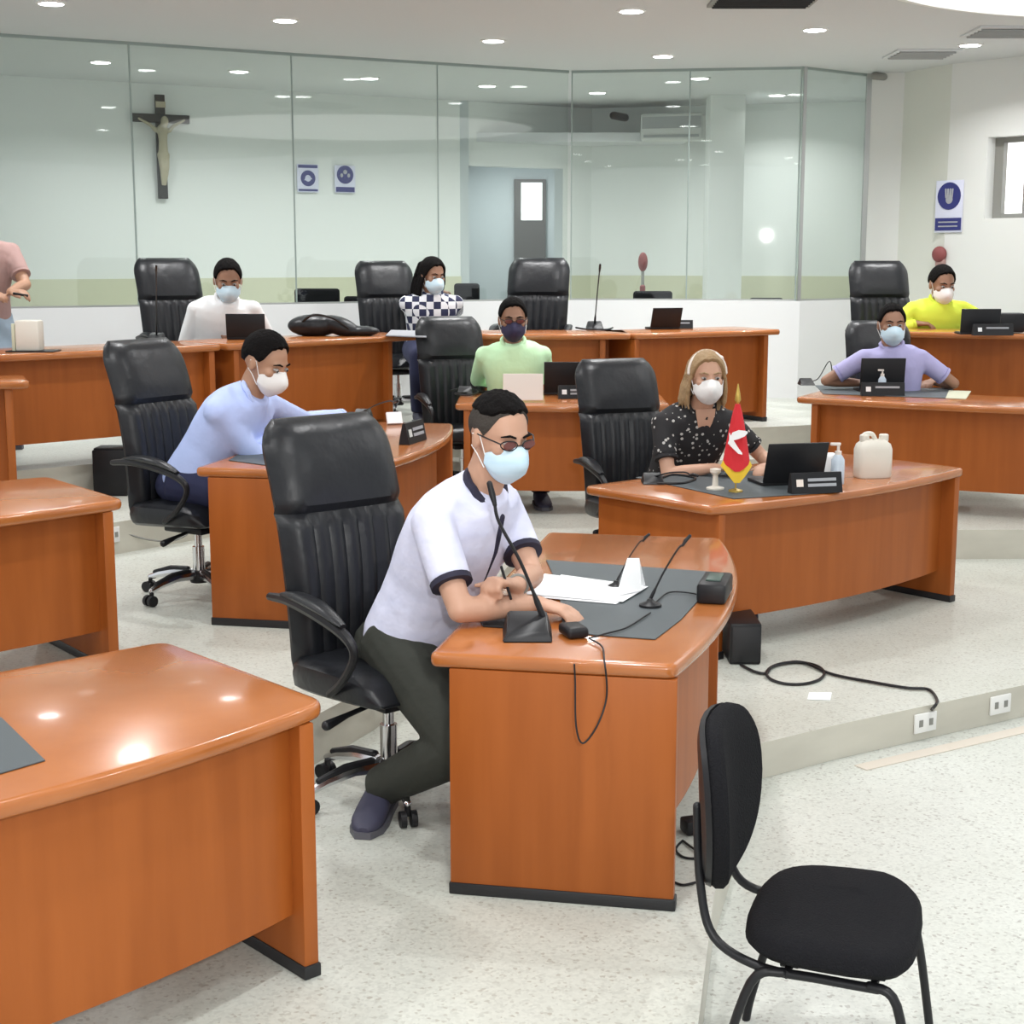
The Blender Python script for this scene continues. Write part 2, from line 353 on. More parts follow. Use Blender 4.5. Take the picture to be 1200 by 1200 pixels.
# ---------------------------------------------------------------- ceiling lights
def area(name, loc, size, power, parent=None, col=(1, 1, 1), rot=None, spread=PI):
    l = bpy.data.lights.new(name, 'AREA'); l.shape = 'DISK'; l.size = size; l.energy = power; l.color = col; l.spread = spread
    o = bpy.data.objects.new(name, l); COL.objects.link(o); o.location = loc
    if rot: o.rotation_euler = rot
    if parent: o.parent = parent
    return o
ring_me = lens_me = None
def downlight(x, y, label, group=None, r=.085, power=30, z=ZC, spread=2.5):
    global ring_me, lens_me
    t = thing('ceiling_light', label, 'ceiling light', (x, y, z), 0, group)
    if ring_me is None:
        bm = BM(); lathe(bm, (0, 0, 0), [(.085, 0), (.105, 0), (.105, -.008), (.085, -.012), (.085, 0)], 28, False); o = finish('trim_ring', bm, 'white', t); ring_me = o.data
        bm = BM(); lathe(bm, (0, 0, 0), [(.01, -.002), (.085, -.002), (.08, -.014), (.01, -.018)], 28); o2 = finish('lens', bm, 'lamp', t); lens_me = o2.data
    else:
        o = bpy.data.objects.new('trim_ring', ring_me); o2 = bpy.data.objects.new('lens', lens_me)
        for q in (o, o2): COL.objects.link(q); q.parent = t
    area('lamp', (0, 0, -.03), .15, power, t, spread=spread)
main = [((60, 3), 'round recessed downlight at the top left edge'), ((334, 23), 'round recessed downlight in front of the glass, above the crucifix side'),
        ((578, 47), 'round recessed downlight in front of the glass above the open doorway'), ((740, 12), 'round recessed downlight at the top edge right of centre'),
        ((777, 65), 'round recessed downlight closest to the glass corner'), ((955, 34), 'round recessed downlight in front of the right glass panes'), ((1137, 52), 'round recessed downlight above the blue wall sign and window')]
for (px, lb) in main:
    p = G(*px, ZC); downlight(p.x, p.y, lb, power=26)
rear = [((118, 72), 'downlight behind the glass, left of the crucifix'), ((280, 83), 'downlight behind the glass, right above the crucifix'), ((433, 91), 'downlight behind the glass, above the second blue sign'),
        ((571, 100), 'downlight behind the glass, above the doorway left side'), ((700, 108), 'downlight behind the glass, right of the doorway'), ((820, 91), 'downlight behind the glass above the air conditioner'), ((899, 118), 'dim downlight behind the right glass panes')]
for (px, lb) in rear:
    p = G(*px, ZC)
    downlight(p.x, min(p.y, 17.2), lb, power=20)
for ix, x in enumerate((-4.6, -2.3, 0, 2.4)):
    for iy, y in enumerate((3.4, 6.0, 8.6)):
        downlight(x+.25*iy, y, 'round recessed downlight of the grid above the desks', 'downlights above the desks', power=22)
for x in (-4.4, -2.6, -.9, .9, 2.7, 4.4):  # unseen rows, added to light the near desk fronts
    for y in (-.5, 1.1):
        downlight(x, y+.3, 'unseen fill downlight added above the photographer side of the room', 'added fill downlights above the open floor', power=7)
# small bright light beside the photographer, seen as a spot in the glass
o = area('front_light', (.3, -.4, 2.3), .14, 78, None, (1, .99, .96), (PI/2-.18, 0, 0))
# unseen fill light added to brighten the corridor
area('corridor_fill', (.1, 19.8, 3.15), .5, 30)
# slot vents
for (pa, pb, lb) in [((836, -4), (950, 4), 'dark slot air vent at the top edge of the ceiling')]:
    a = G(*pa, ZC); b = G(*pb, ZC); t = thing('ceiling_vent', lb, 'vent', ((a.x+b.x)/2, (a.y+b.y)/2, ZC))
    bm = BM(); box(bm, (0, 0, -.01), (abs(b.x-a.x), .42, .02)); finish('frame', bm, 'pipegrey', t, smooth=False)
    for k in range(5):
        bm = BM(); box(bm, (0, -.16+k*.08, -.024), (abs(b.x-a.x)-.06, .02, .012), rotm(('X', 30))); finish('slat', bm, 'black_foot', t, smooth=False)
for (px, lb) in [((1080, 62), 'pale square air grille flush in the ceiling above the right wall corner'), ((1178, 36), 'pale air grille flush in the ceiling at the right edge')]:
    p = G(*px, ZC); t = thing('ceiling_vent', lb, 'vent', (p.x, p.y, ZC))
    bm = BM(); box(bm, (0, 0, -.008), (.55, .55, .016)); finish('frame', bm, 'ceil', t, smooth=False)
    for k in range(5):
        bm = BM(); box(bm, (0, -.2+k*.1, -.02), (.48, .03, .012), rotm(('X', 30))); finish('slat', bm, 'acgrille', t, smooth=False)
# world
w = bpy.data.worlds.new('world'); SC.world = w; w.use_nodes = True
w.node_tree.nodes['Background'].inputs[0].default_value = (.93, .97, 1, 1); w.node_tree.nodes['Background'].inputs[1].default_value = .9

# ---------------------------------------------------------------- desks
def desk(label, FL, FR, width, L, bow=.12, h=.75, inset=.10, kick=.17, lin=.08, rin=.08, edge_r=.06, inner=False):
    FL = V((*FL, 0)); FR = V((*FR, 0)); Ln = (FR-FL).length; u = (FR-FL)/Ln; n = V((u.y, -u.x, 0))
    org = (FL+FR)/2-n*width/2+V((0, 0, L)); t = thing('council_desk', label, 'desk', org)
    RL = FL-n*width; RR = FR-n*width; N = 18
    def front(s, ins=0): return FL+u*Ln*s+n*(bow*4*s*(1-s)-ins)
    pts = [RR, RL]+[front(i/N) for i in range(N+1)]
    pl = roundpoly(pts, edge_r, (0, 1, 2, len(pts)-1))
    th = .045; z1 = L+h
    bm = BM(); prism(bm, [(p.x, p.y) for p in pl], z1-th, z1, .016, 3); finish('desk_top', bm, 'wood_top', t, org)
    def pbox(a, b, th_, z0, z1_, nm, m, par=t, bev=.004):
        d = (b-a); c = (a+b)/2; bm = BM(); box(bm, (c.x, c.y, (z0+z1_)/2), (d.length, th_, z1_-z0), math.atan2(d.y, d.x), bev); return finish(nm, bm, m, par, org)
    for s, i in ((0, lin), (1, rin)):
        a = (RL if s == 0 else RR)+u*(i if s == 0 else -i)+n*.06
        b = (FL if s == 0 else FR)+u*(i if s == 0 else -i)+n*(-.03+bow*.3)
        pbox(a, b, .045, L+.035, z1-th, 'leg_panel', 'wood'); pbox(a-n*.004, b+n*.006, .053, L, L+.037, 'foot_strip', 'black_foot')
    s0 = (lin+.0)/Ln; s1 = 1-(rin+.0)/Ln; bm = BM(); K = 20; rg = []
    for i in range(K+1):
        s = s0+(s1-s0)*i/K; a = front(s, inset); b = front(s, inset+.02)
        rg.append([V((a.x, a.y, L+kick)), V((b.x, b.y, L+kick)), V((b.x, b.y, z1-th)), V((a.x, a.y, z1-th))])
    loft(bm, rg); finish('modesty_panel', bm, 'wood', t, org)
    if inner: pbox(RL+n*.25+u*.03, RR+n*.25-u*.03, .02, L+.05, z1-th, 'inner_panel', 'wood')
    return t
desk('orange wood desk with a bare side panel, under the man in the lilac polo', (.47, 4.28), (.87, 6.31), .73, 0, .12, lin=.025, rin=.08, edge_r=.03)
desk('glossy orange desk cut by the bottom left corner, empty but for a mat', (-2.1, 2.50), (-.49, 3.93), .86, 0, .17, inset=.06)
desk('curved desk of the woman in the printed blouse, carrying a small red flag', (.93, 7.11), (2.52, 8.46), .88, 0, .12)
desk('bare curved desk end at the left edge, behind the nearest desk', (-3.25, 5.0), (-1.60, 6.27), .84, L1, .14, h=.73)
desk('desk of the man in the light blue shirt, behind the big empty chair back', (-.76, 6.94), (-.35, 8.99), .73, L1, .15, lin=.025, edge_r=.03)
desk('desk of the man in mint green with a navy mask', (-.38, 10.22), (1.05, 10.2), .78, L1, .16)
desk('desk of the man in the lilac shirt, right side, with a green mat', (1.98, 10.72), (3.85, 9.72), .75, L1, .10, lin=.14)
desk('back row desk at left with a boxy dispenser on it', (-3.5, 9.0), (-1.96, 10.46), .62, L3, .05, kick=.18)
desk('back row desk in front of the man in white, holding a black bag', (-1.93, 10.49), (-.70, 11.82), .62, L3, .04, rin=.30, kick=.12, inner=True)
desk('back row desk in front of the empty high chair', (-.66, 11.86), (.92, 11.9), .62, L3, .05, lin=.3, rin=.22, kick=.12, inner=True)
desk('back row desk at right end with a black tablet, by the half wall', (.95, 11.92), (2.2, 12.62), .62, L3, .05, lin=.03, rin=.14, kick=.08)
desk('back row desk at the right edge before the man in neon yellow', (2.95, 12.3), (5.0, 11.5), .6, L3, .08, kick=.1)
desk('desk corner jutting in at the left edge below the back row', (-4.5, 8.2), (-2.78, 8.86), .5, L2, .05, h=.82, lin=.1, rin=.12)

# ---------------------------------------------------------------- executive chair
def exec_chair():
    t = thing('executive_chair', 'x', 'chair')
    def sheet(rows, thick, nm, m):      # rows: list of front points grids -> closed cushion
        pass
    # backrest : cushion with rolled edge, head pillow and vertical pleats
    NU, NV = 34, 30; W = .265
    def spine(v):   # v 0..1 -> y,z of centre
        z = .45+.85*v; y = -.235-.03*v-.11*v*v+.035*math.sin(v*PI)*1.2; return y, z
    def halfw(v):
        w = W*(.86+.14*math.sin(min(v*1.7, 1)*PI/2)); 
        if v > .86: w *= math.sqrt(max(0, 1-((v-.86)/.14)**2*.42))
        return w
    def fr(u, v):
        pad = .055*(1-abs(u)**6)
        if v > .62: pad += .028*math.sin(min((v-.62)/.38, 1)*PI)**.6*(1-abs(u)**4)
        else:
            if abs(u) < .62: pad += -.012+.016*abs(math.sin((u+.62)/1.24*PI*5))
            else: pad += .018*math.sin((abs(u)-.62)/.38*PI)
        if abs(v-.62) < .02: pad -= .02
        return pad
    bm = BM(); F = []; Bk = []
    for j in range(NV+1):
        v = j/NV; y, z = spine(v); rowF = []; rowB = []
        for i in range(NU+1):
            u = -1+2*i/NU; x = u*halfw(v); rr = .5 if j in (0, NV) else 1
            rowF.append(bm.verts.new((x, y+fr(u, v)*rr, z))); rowB.append(bm.verts.new((x*(.985), y-.045*(1-abs(u)**6*.6)*rr, z)))
        F.append(rowF); Bk.append(rowB)
    for j in range(NV):
        for i in range(NU):
            bm.faces.new((F[j][i], F[j][i+1], F[j+1][i+1], F[j+1][i])); bm.faces.new((Bk[j][i], Bk[j+1][i], Bk[j+1][i+1], Bk[j][i+1]))
        bm.faces.new((F[j][0], F[j+1][0], Bk[j+1][0], Bk[j][0])); bm.faces.new((F[j][NU], Bk[j][NU], Bk[j+1][NU], F[j+1][NU]))
    for i in range(NU):
        bm.faces.new((F[0][i], Bk[0][i], Bk[0][i+1], F[0][i+1])); bm.faces.new((F[NV][i], F[NV][i+1], Bk[NV][i+1], Bk[NV][i]))
    finish('backrest', bm, 'leather', t)
    # seat: thick cushion with waterfall front
    bm = BM(); rg = []
    for k in range(13):
        a = k/12; y = -.25+.52*a; w = .27*(1-.12*abs(2*a-1)**3); zt = .50+.015*math.sin(a*PI)-(.06*max(0, (a-.75)/.25)**2); zb = .37+.03*a
        if k in (0, 12): zt -= .025; zb += .025; w *= .94
        r = []
        for q in range(16):
            an = 2*PI*q/16; cx = math.copysign(abs(math.cos(an))**.35, math.cos(an)); cz = math.copysign(abs(math.sin(an))**.55, math.sin(an))
            r.append(V((w*cx, y, (zt+zb)/2+(zt-zb)/2*cz)))
        rg.append(r)
    loft(bm, rg); finish('seat', bm, 'leather', t)
    for s in (-1, 1):
        bm = BM(); pts = spline([(s*.275, -.30, .70), (s*.30, -.14, .715), (s*.315, .05, .70), (s*.315, .20, .66), (s*.31, .24, .60), (s*.30, .16, .50), (s*.275, .05, .43)], 5)
        tube(bm, pts, [.014+.006*math.sin(min(1, i/len(pts)*1.6)*PI) for i in range(len(pts))], 8, True)
        a = finish('armrest', bm, 'plastic', t)
        bm = BM(); pts = spline([(s*.28, -.22, .722), (s*.30, -.08, .738), (s*.315, .07, .728), (s*.315, .19, .690)], 5)
        rings = []
        for i, p in enumerate(pts):
            k = math.sin(PI*(.12+.76*i/(len(pts)-1)))
            rings.append([p+V((.034*k*math.cos(2*PI*q/12), 0, .018*k*math.sin(2*PI*q/12))) for q in range(12)])
        loft(bm, rings); finish('arm_pad', bm, 'leather', a)
    bm = BM(); lathe(bm, (0, 0, 0), [(.03, .12), (.03, .26), (.02, .26), (.02, .35)], 16); finish('gas_column', bm, 'chrome', t)
    bm = BM(); box(bm, (0, 0, .36), (.22, .26, .035), None, .01); tube(bm, [(.08, .02, .35), (.2, .04, .34), (.29, .05, .325)], [.008, .01, .018], 8, True); finish('tilt_lever', bm, 'plastic', t)
    bm = BM(); lathe(bm, (0, 0, 0), [(.045, .075), (.05, .09), (.045, .135), (.03, .14)], 18); finish('hub', bm, 'plastic', t)
    for k in range(5):
        a = 2*PI*k/5+1.13; c, s = math.cos(a), math.sin(a); bm = BM()
        pts = [(c*.03, s*.03, .115), (c*.14, s*.14, .118), (c*.24, s*.24, .098), (c*.30, s*.30, .078)]
        tube(bm, pts, [.026, .022, .018, .014], 8, True); lg = finish('leg', bm, 'chrome', t)
        bm = BM(); tube(bm, [(c*.07, s*.07, .135), (c*.17, s*.17, .132), (c*.27, s*.27, .106)], [.018, .017, .012], 8, True); finish('leg_cover', bm, 'plastic', lg)
        bm = BM(); side = V((-s, c, 0))
        for q in (-1, 1):
            p = V((c*.31, s*.31, .028))+side*.018*q; tube(bm, [p-side*.010, p+side*.010], .028, 14)
        tube(bm, [(c*.30, s*.30, .035), (c*.30, s*.30, .085)], .011, 8); finish('caster', bm, 'plastic', lg)
    return t
chair0 = exec_chair()
def place_chair(x, y, L, face, label, s=1.0, first=[True]):
    c = chair0 if first[0] else copy_tree(chair0); first[0] = False
    c.location = (x, y, L); c.rotation_euler = (0, 0, math.atan2(face[1], face[0])-PI/2); c.scale = (s, s, s); c['label'] = label; return c
place_chair(-.44, 5.27, 0, (.66, -.75), 'black leather chair with pleated back behind the man in the lilac polo', 1.03)
place_chair(-1.60, 7.70, L1, (.84, -.54), 'black leather high back chair of the man in the light blue shirt', 1.0)
place_chair(.74, 8.93, 0, (.35, -.94), 'black leather chair behind the woman in the printed blouse')
place_chair(-.36, 11.2, L1, (.35, -.94), 'black leather chair behind the man in mint green', .98)
place_chair(2.80, 11.45, L1, (.05, -1), 'black leather chair behind the man in lilac with the light blue mask', .95)
place_chair(3.22, 13.2, L3, (.1, -1), 'black leather chair beside the man in neon yellow')
place_chair(-2.50, 11.9, L3, (.6, -.8), 'black leather chair behind the man in the white long sleeved shirt', 1.02)
place_chair(-.98, 13.2, L3, (.4, -.9), 'black chair behind the woman in the checked shirt')
place_chair(.17, 13.15, L3, (-.2, -1), 'empty black high back chair in front of the open doorway', 1.02)

# ---------------------------------------------------------------- guest chair (front right)
gc = G(979, 1062, .32)
ga = math.radians(-19)
t = thing('guest_chair', 'armless black fabric visitor chair with an oval back, front right', 'chair', (gc.x, gc.y, -.15), ga-PI/2)
t.scale = (1.12, .92, .95)
# local: faces +y
bm = BM(); rg = []
for k, (z, f) in enumerate([(.425, .80), (.43, .93), (.45, 1.0), (.475, .99), (.492, .93), (.498, .80), (.500, .4)]):
    r = []
    for q in range(40):
        a = 2*PI*q/40; cx = math.copysign(abs(math.cos(a))**.62, math.cos(a)); cy = math.copysign(abs(math.sin(a))**.62, math.sin(a))
        zz = z+.012*max(0, abs(cx)-.6) - (.03*max(0, cy-.5))
        r.append(V((.245*f*cx*(1+.06*cy), .225*f*cy, zz)))
    rg.append(r)
loft(bm, rg); finish('seat', bm, 'fabric', t)
bm = BM(); rg = []
for (yy, f) in [(-.022, .82), (-.016, .95), (0, 1.0), (.022, .99), (.036, .93), (.042, .7), (.044, .3)]:
    r = []
    for q in range(40):
        a = 2*PI*q/40; cx = math.copysign(abs(math.cos(a))**.7, math.cos(a)); cz = math.copysign(abs(math.sin(a))**.75, math.sin(a))
        z = .765+.228*f*cz; x = .215*f*cx*(1-.10*(cz < 0)*abs(cz)); y = -.318+yy-.06*(z-.6)+.05*(x/.21)**2
        r.append(V((x, y, z)))
    rg.append(r)
loft(bm, rg); b_ = finish('backrest', bm, 'fabric', t)
bm = BM(); rg = []
for (yy, f) in [(-.035, .5), (-.034, .85), (-.027, .97), (-.012, .99)]:
    r = []
    for q in range(40):
        a = 2*PI*q/40; cx = math.copysign(abs(math.cos(a))**.7, math.cos(a)); cz = math.copysign(abs(math.sin(a))**.75, math.sin(a))
        z = .765+.228*f*cz; x = .215*f*cx*(1-.10*(cz < 0)*abs(cz)); y = -.318+yy-.06*(z-.6)+.05*(x/.21)**2
        r.append(V((x, y, z)))
    rg.append(r)
loft(bm, rg); finish('back_shell', bm, 'plastic', b_)
for s in (-1, 1):
    bm = BM(); tube(bm, spline([(s*.13, -.35, .78), (s*.14, -.335, .58), (s*.16, -.29, .45), (s*.19, -.16, .405), (s*.20, .0, .402), (s*.205, .14, .40)], 6), .012, 10, True); finish('side_frame', bm, 'plastic', t)
    bm = BM(); tube(bm, spline([(s*.205, .12, .405), (s*.215, .19, .37), (s*.225, .24, .10), (s*.225, .25, .0)], 6), .0125, 10, True); finish('leg', bm, 'plastic', t)
    bm = BM(); tube(bm, spline([(s*.20, -.10, .405), (s*.21, -.18, .37), (s*.225, -.26, .10), (s*.225, -.28, .0)], 6), .0125, 10, True); finish('leg', bm, 'plastic', t)
for y_ in (-.09, .13):
    bm = BM(); tube(bm, [(-.205, y_, .402), (.205, y_, .402)], .011, 8); finish('cross_bar', bm, 'plastic', t)
    for s in (-1, 1):
        bm = BM(); box(bm, (s*.15, y_, .413), (.03, .05, .03), None, .004); finish('bracket', bm, 'plastic', t)

# ---------------------------------------------------------------- people
def ik(a, b, l1, l2, pole):
    a = V(a); b = V(b); d = b-a; L = d.length
    if L > (l1+l2)*.995: k = L/(l1+l2)*1.006; l1 *= k; l2 *= k
    if L < abs(l1-l2)*1.05: L = abs(l1-l2)*1.05
    x = (l1*l1-l2*l2+L*L)/(2*L); h = math.sqrt(max(0, l1*l1-x*x)); dn = d.normalized(); p = V(pole); p = (p-dn*p.dot(dn)).normalized()
    return a+dn*x+p*h
def hand(bm, w, d, n, s, curl=.5, thumb_side=1):
    """w wrist, d pointing direction, n back-of-hand normal, side = d x n"""
    d = V(d).normalized(); n = V(n); n = (n-d*n.dot(d)).normalized(); sd = d.cross(n)*thumb_side
    pts = []
    rg = []
    for (k, wd_, th_) in [(-.01, .026, .020), (.02, .034, .019), (.05, .042, .016), (.085, .043, .013)]:
        c = w+d*k*s; rg.append([c+sd*wd_*s*math.cos(2*PI*q/12)+n*th_*s*math.sin(2*PI*q/12) for q in range(12)])
    loft(bm, rg)
    for i, (o, ln) in enumerate([(.031, .070), (.011, .080), (-.010, .074), (-.030, .058)]):
        p = w+d*.075*s+sd*o*s; dd = (d+sd*o*2.2).normalized(); P_ = [p]; cu = curl*(.75+.12*i)
        for seg in (.45, .32, .25):
            ax = dd.cross(n).normalized(); dd = (Matrix.Rotation(-cu, 3, ax) @ dd); p = p+dd*ln*seg*s; P_.append(p)
        tube(bm, P_, [.0105*s, .0098*s, .0090*s, .0080*s], 8, True)
    p = w+d*.022*s+sd*.028*s; dd = (d*.75+sd*.75-n*.25).normalized(); P_ = [p, p+dd*.035*s]; dd = (d*.95+sd*.25-n*.3).normalized(); P_ += [P_[-1]+dd*.032*s]; dd = (d-n*.3).normalized(); P_ += [P_[-1]+dd*.022*s]
    tube(bm, P_, [.015*s, .0125*s, .011*s, .009*s], 8, True)
def person(label, seat, head, face, hface, hpitch, s, hr, hl, feet, top='shirt_white', sleeve='long', legs='jeans', skin='skin2', hair='hair', mask='mask_blue',
           vox=.011, hairstyle='short', curlr=.5, curll=.5, poleR=None, poleL=None, standing=False, roll=0, hs=1.0, trim=None, glasses=False, handdir=(None, None), name='person', tw=1.06, thigh=.42):
    seat = V(seat); head = V(head); f = V((face[0], face[1], 0)).normalized(); r = V((f.y, -f.x, 0)); up = V((0, 0, 1))
    org = V((seat.x, seat.y, seat.z)); t = thing(name, label, 'person', org)
    v = head-seat; stl = v.length/.705; vz = v.normalized()
    ld = V((v.x, v.y, 0)); lean = math.atan2(ld.length, v.z); ld = ld.normalized() if ld.length > 1e-4 else f
    # spine integrate with increasing lean
    def sp(q):
        n_ = 12; p = seat+up*.0; 
        for i in range(n_):
            a = q*(i+.5)/n_; la = lean*(.72+.75*min(a/.6, 1)); p = p+(up*math.cos(la)+ld*math.sin(la))*(q/n_)*stl
        return p
    def sdir(q): return (sp(q+.01)-sp(q-.01)).normalized()
    def ring(q, w_, d_, g=0, fo=0):
        k9 = min(1, max(0, (q-.12)/.2)); w_ *= 1+(tw-1)*k9; d_ *= 1+(tw-1)*.5*k9
        c = sp(q); sd_ = sdir(q); rr = (r-sd_*r.dot(sd_)).normalized(); ff = sd_.cross(rr)*-1
        if ff.dot(f) < 0: ff = -ff
        c = c+ff*fo*s; return [c+rr*(w_*s+g)*math.copysign(abs(math.cos(a))**.85, math.cos(a))+ff*(d_*s+g)*math.copysign(abs(math.sin(a))**.85, math.sin(a)) for a in [2*PI*k/24 for k in range(24)]]
    TR = [(.01, .165, .125, 0), (.07, .178, .135, 0), (.16, .168, .130, .01), (.25, .163, .125, .012), (.34, .175, .125, .01), (.43, .192, .118, .005), (.49, .188, .098, 0), (.535, .135, .075, -.005), (.56, .075, .06, 0)]
    def torso(bm, g=0, q1=1): loft(bm, [ring(q, w_, d_, g, fo) for q, w_, d_, fo in TR if q <= q1])
    shR = sp(.465)+r*.178*s*tw; shL = sp(.465)-r*.178*s*tw
    if poleR is None: poleR = r*.6-up*.8-f*.4
    if poleL is None: poleL = -r*.6-up*.8-f*.4
    hr = V(hr); hl = V(hl)
    elR = ik(shR, hr, .29*s, .25*s, poleR); elL = ik(shL, hl, .29*s, .25*s, poleL)
    hpR = seat+r*.095*s+up*.06*s; hpL = seat-r*.095*s+up*.06*s
    aR, aL = V(feet[0])+up*.085*s, V(feet[1])+up*.085*s
    kp = f+up*.9 if not standing else f
    kR = ik(hpR, aR, thigh*s, .41*s, kp+r*.1); kL = ik(hpL, aL, .42*s, .41*s, kp-r*.1)
    # head frame
    hf = V((hface[0], hface[1], 0)).normalized(); hrr = V((hf.y, -hf.x, 0)); pa = math.radians(hpitch)
    hff = hf*math.cos(pa)-up*math.sin(pa); hu = up*math.cos(pa)+hf*math.sin(pa)
    ra_ = math.radians(roll); hrr2 = hrr*math.cos(ra_)+hu*math.sin(ra_); hu = hu*math.cos(ra_)-hrr*math.sin(ra_); hrr = hrr2
    R = Matrix((hrr, hff, hu)).transposed(); S = s*hs
    def H(x, y, z): return head+R @ V((x*S, y*S, z*S))
    # ---- body (one continuous mesh)
    bm = BM(); torso(bm, -.022, .50)
    nb = sp(.52)
    tube(bm, [sp(.49), nb, H(0, -.022, -.085), H(0, -.015, -.03)], [.075*s, .066*s, .060*s, .055*s], 14, True)
    for el, h_, sh_, hd_, cu, sgn in ((elR, hr, shR, handdir[0], curlr, 1), (elL, hl, shL, handdir[1], curll, -1)):
        tube(bm, [sh_, sh_.lerp(el, .5), el], [.048*s, .045*s, .037*s], 12, True); wv = (h_-el).normalized()
        tube(bm, [el, el.lerp(h_, .35), h_], [.038*s, .039*s, .026*s], 12, True)
        nn = up-wv*up.dot(wv) if abs(wv.z) < .9 else f
        hand(bm, h_, hd_ if hd_ is not None else wv, nn, s*1.02, cu, -sgn)
    for hp, k_, a_ in ((hpR, kR, aR), (hpL, kL, aL)):
        tube(bm, [hp, hp.lerp(k_, .5), k_], [.078*s, .068*s, .052*s], 14, True); tube(bm, [k_, k_.lerp(a_, .35), a_], [.05*s, .052*s, .034*s], 12, True)
        ell(bm, a_-up*.02*s, (.035*s, .035*s, .035*s))
    ell(bm, H(0, -.012, .022), (.074*S, .094*S, .088*S), R, 24, 16); ell(bm, H(0, .018, -.028), (.062*S, .070*S, .082*S), R, 24, 16)
    ell(bm, H(0, .050, -.088), (.032*S, .030*S, .022*S), R); ell(bm, H(0, .066, .022), (.048*S, .022*S, .016*S), R)
    tube(bm, [H(0, .080, .012), H(0, .093, -.016), H(0, .097, -.028)], [.009*S, .011*S, .0125*S], 10, True)
    for q in (-1, 1):
        ell(bm, H(q*.078, -.006, -.008), (.009*S, .019*S, .032*S), R); ell(bm, H(q*.04, .055, -.02), (.024*S, .026*S, .022*S), R)
    blob('body', bm, skin, vox if vox < .009 else .0085, t, org, 3)
    for q in (-1, 1):
        bm = BM(); ell(bm, H(q*.031, .077, .003), (.0125*S, .0125*S, .0062*S), R, 12, 8); e_ = finish('eye', bm, 'eye', t, org)
        bm = BM(); ell(bm, H(q*.031, .0865, .001), (.0058*S, .004*S, .0058*S), R, 10, 8); finish('iris', bm, 'iris', e_, org)
        bm = BM(); tube(bm, [H(q*.014, .089, .023), H(q*.032, .087, .029), H(q*.052, .073, .023)], [.003*S, .0042*S, .002*S], 6, True); finish('eyebrow', bm, hair if hair != 'hairshort' else 'hair', t, org)
    # ---- hair
    def dome(nm, m_, pm, mul, th0=0., zlift=0, parent=t):
        bm = BM(); NA, NP = 40, 14; rg = []
        for j in range(NP+2):
            r_ = []
            for i in range(NA):
                az = 2*PI*i/NA; c_ = math.cos(az); mx = math.radians(pm(abs(math.degrees(math.atan2(math.sin(az), math.cos(az))))))
                mx += math.radians(2.2)*math.sin(5*az+1)+math.radians(1.6)*math.sin(13*az); pol = mx*min(j, NP)/NP+.02; k = mul+.010*math.sin(7*az+j)*(j > 2) + .008*math.cos(11*az-j*.7)
                if j >= NP-1: k = mul*.99
                if j == NP: k = 1.0
                if j == NP+1: k = .90
                x = math.sin(pol)*math.sin(az); y = math.sin(pol)*math.cos(az); z = math.cos(pol)
                r_.append(H(x*.074*k*1.02, -.012+y*.094*k, .022+z*.088*k*(1+zlift*(z > .3)*z)))
            rg.append(r_)
        loft(bm, rg); return finish(nm, bm, m_, parent, org)
    ip = lambda a, T: next((y0+(y1-y0)*(a-x0)/(x1-x0)) for (x0, y0), (x1, y1) in zip(T, T[1:]) if a <= x1+1e-6)
    if hairstyle == 'short': dome('hair', hair, lambda a: ip(a, [(0, 44), (30, 50), (50, 62), (66, 88), (76, 100), (88, 88), (110, 96), (130, 118), (180, 128)]), 1.13, zlift=.07)
    if hairstyle == 'fade':
        h0 = dome('hair', 'hair', lambda a: ip(a, [(0, 45), (32, 49), (55, 58), (90, 62), (130, 66), (180, 72)]), 1.13, zlift=.06)
        dome('clipped_sides', 'hairshort', lambda a: ip(a, [(0, 42), (40, 54), (58, 76), (74, 99), (88, 92), (110, 96), (135, 118), (180, 126)]), 1.045, parent=h0)
    if hairstyle in ('long', 'blond'):
        h0 = dome('hair', hair, lambda a: ip(a, [(0, 48), (30, 54), (50, 74), (66, 104), (90, 118), (130, 130), (180, 138)]), 1.17)
        bm = BM()
        for q in (-1, 1):
            for i_ in range(4):
                o_ = .012*i_
                tube(bm, spline([H(q*.066, .030-.035*i_, .06-.01*i_), H(q*(.086), .02-.035*i_, -.03), H(q*(.088+.004*i_), .005-.03*i_, -.11), H(q*(.080+.01*i_), .012-.028*i_, -.19 if hairstyle == 'long' else -.15)], 4), [.011*S]*5+[.014*S]*5+[.008*S]*3, 8, True)
        for i_ in range(-2, 3): tube(bm, spline([H(i_*.025, -.085, .05), H(i_*.032, -.105, -.05), H(i_*.036, -.095, -.17)], 4), .026*S, 8, True)
        blob('locks', bm, hair, .009*S, h0, org, 3)
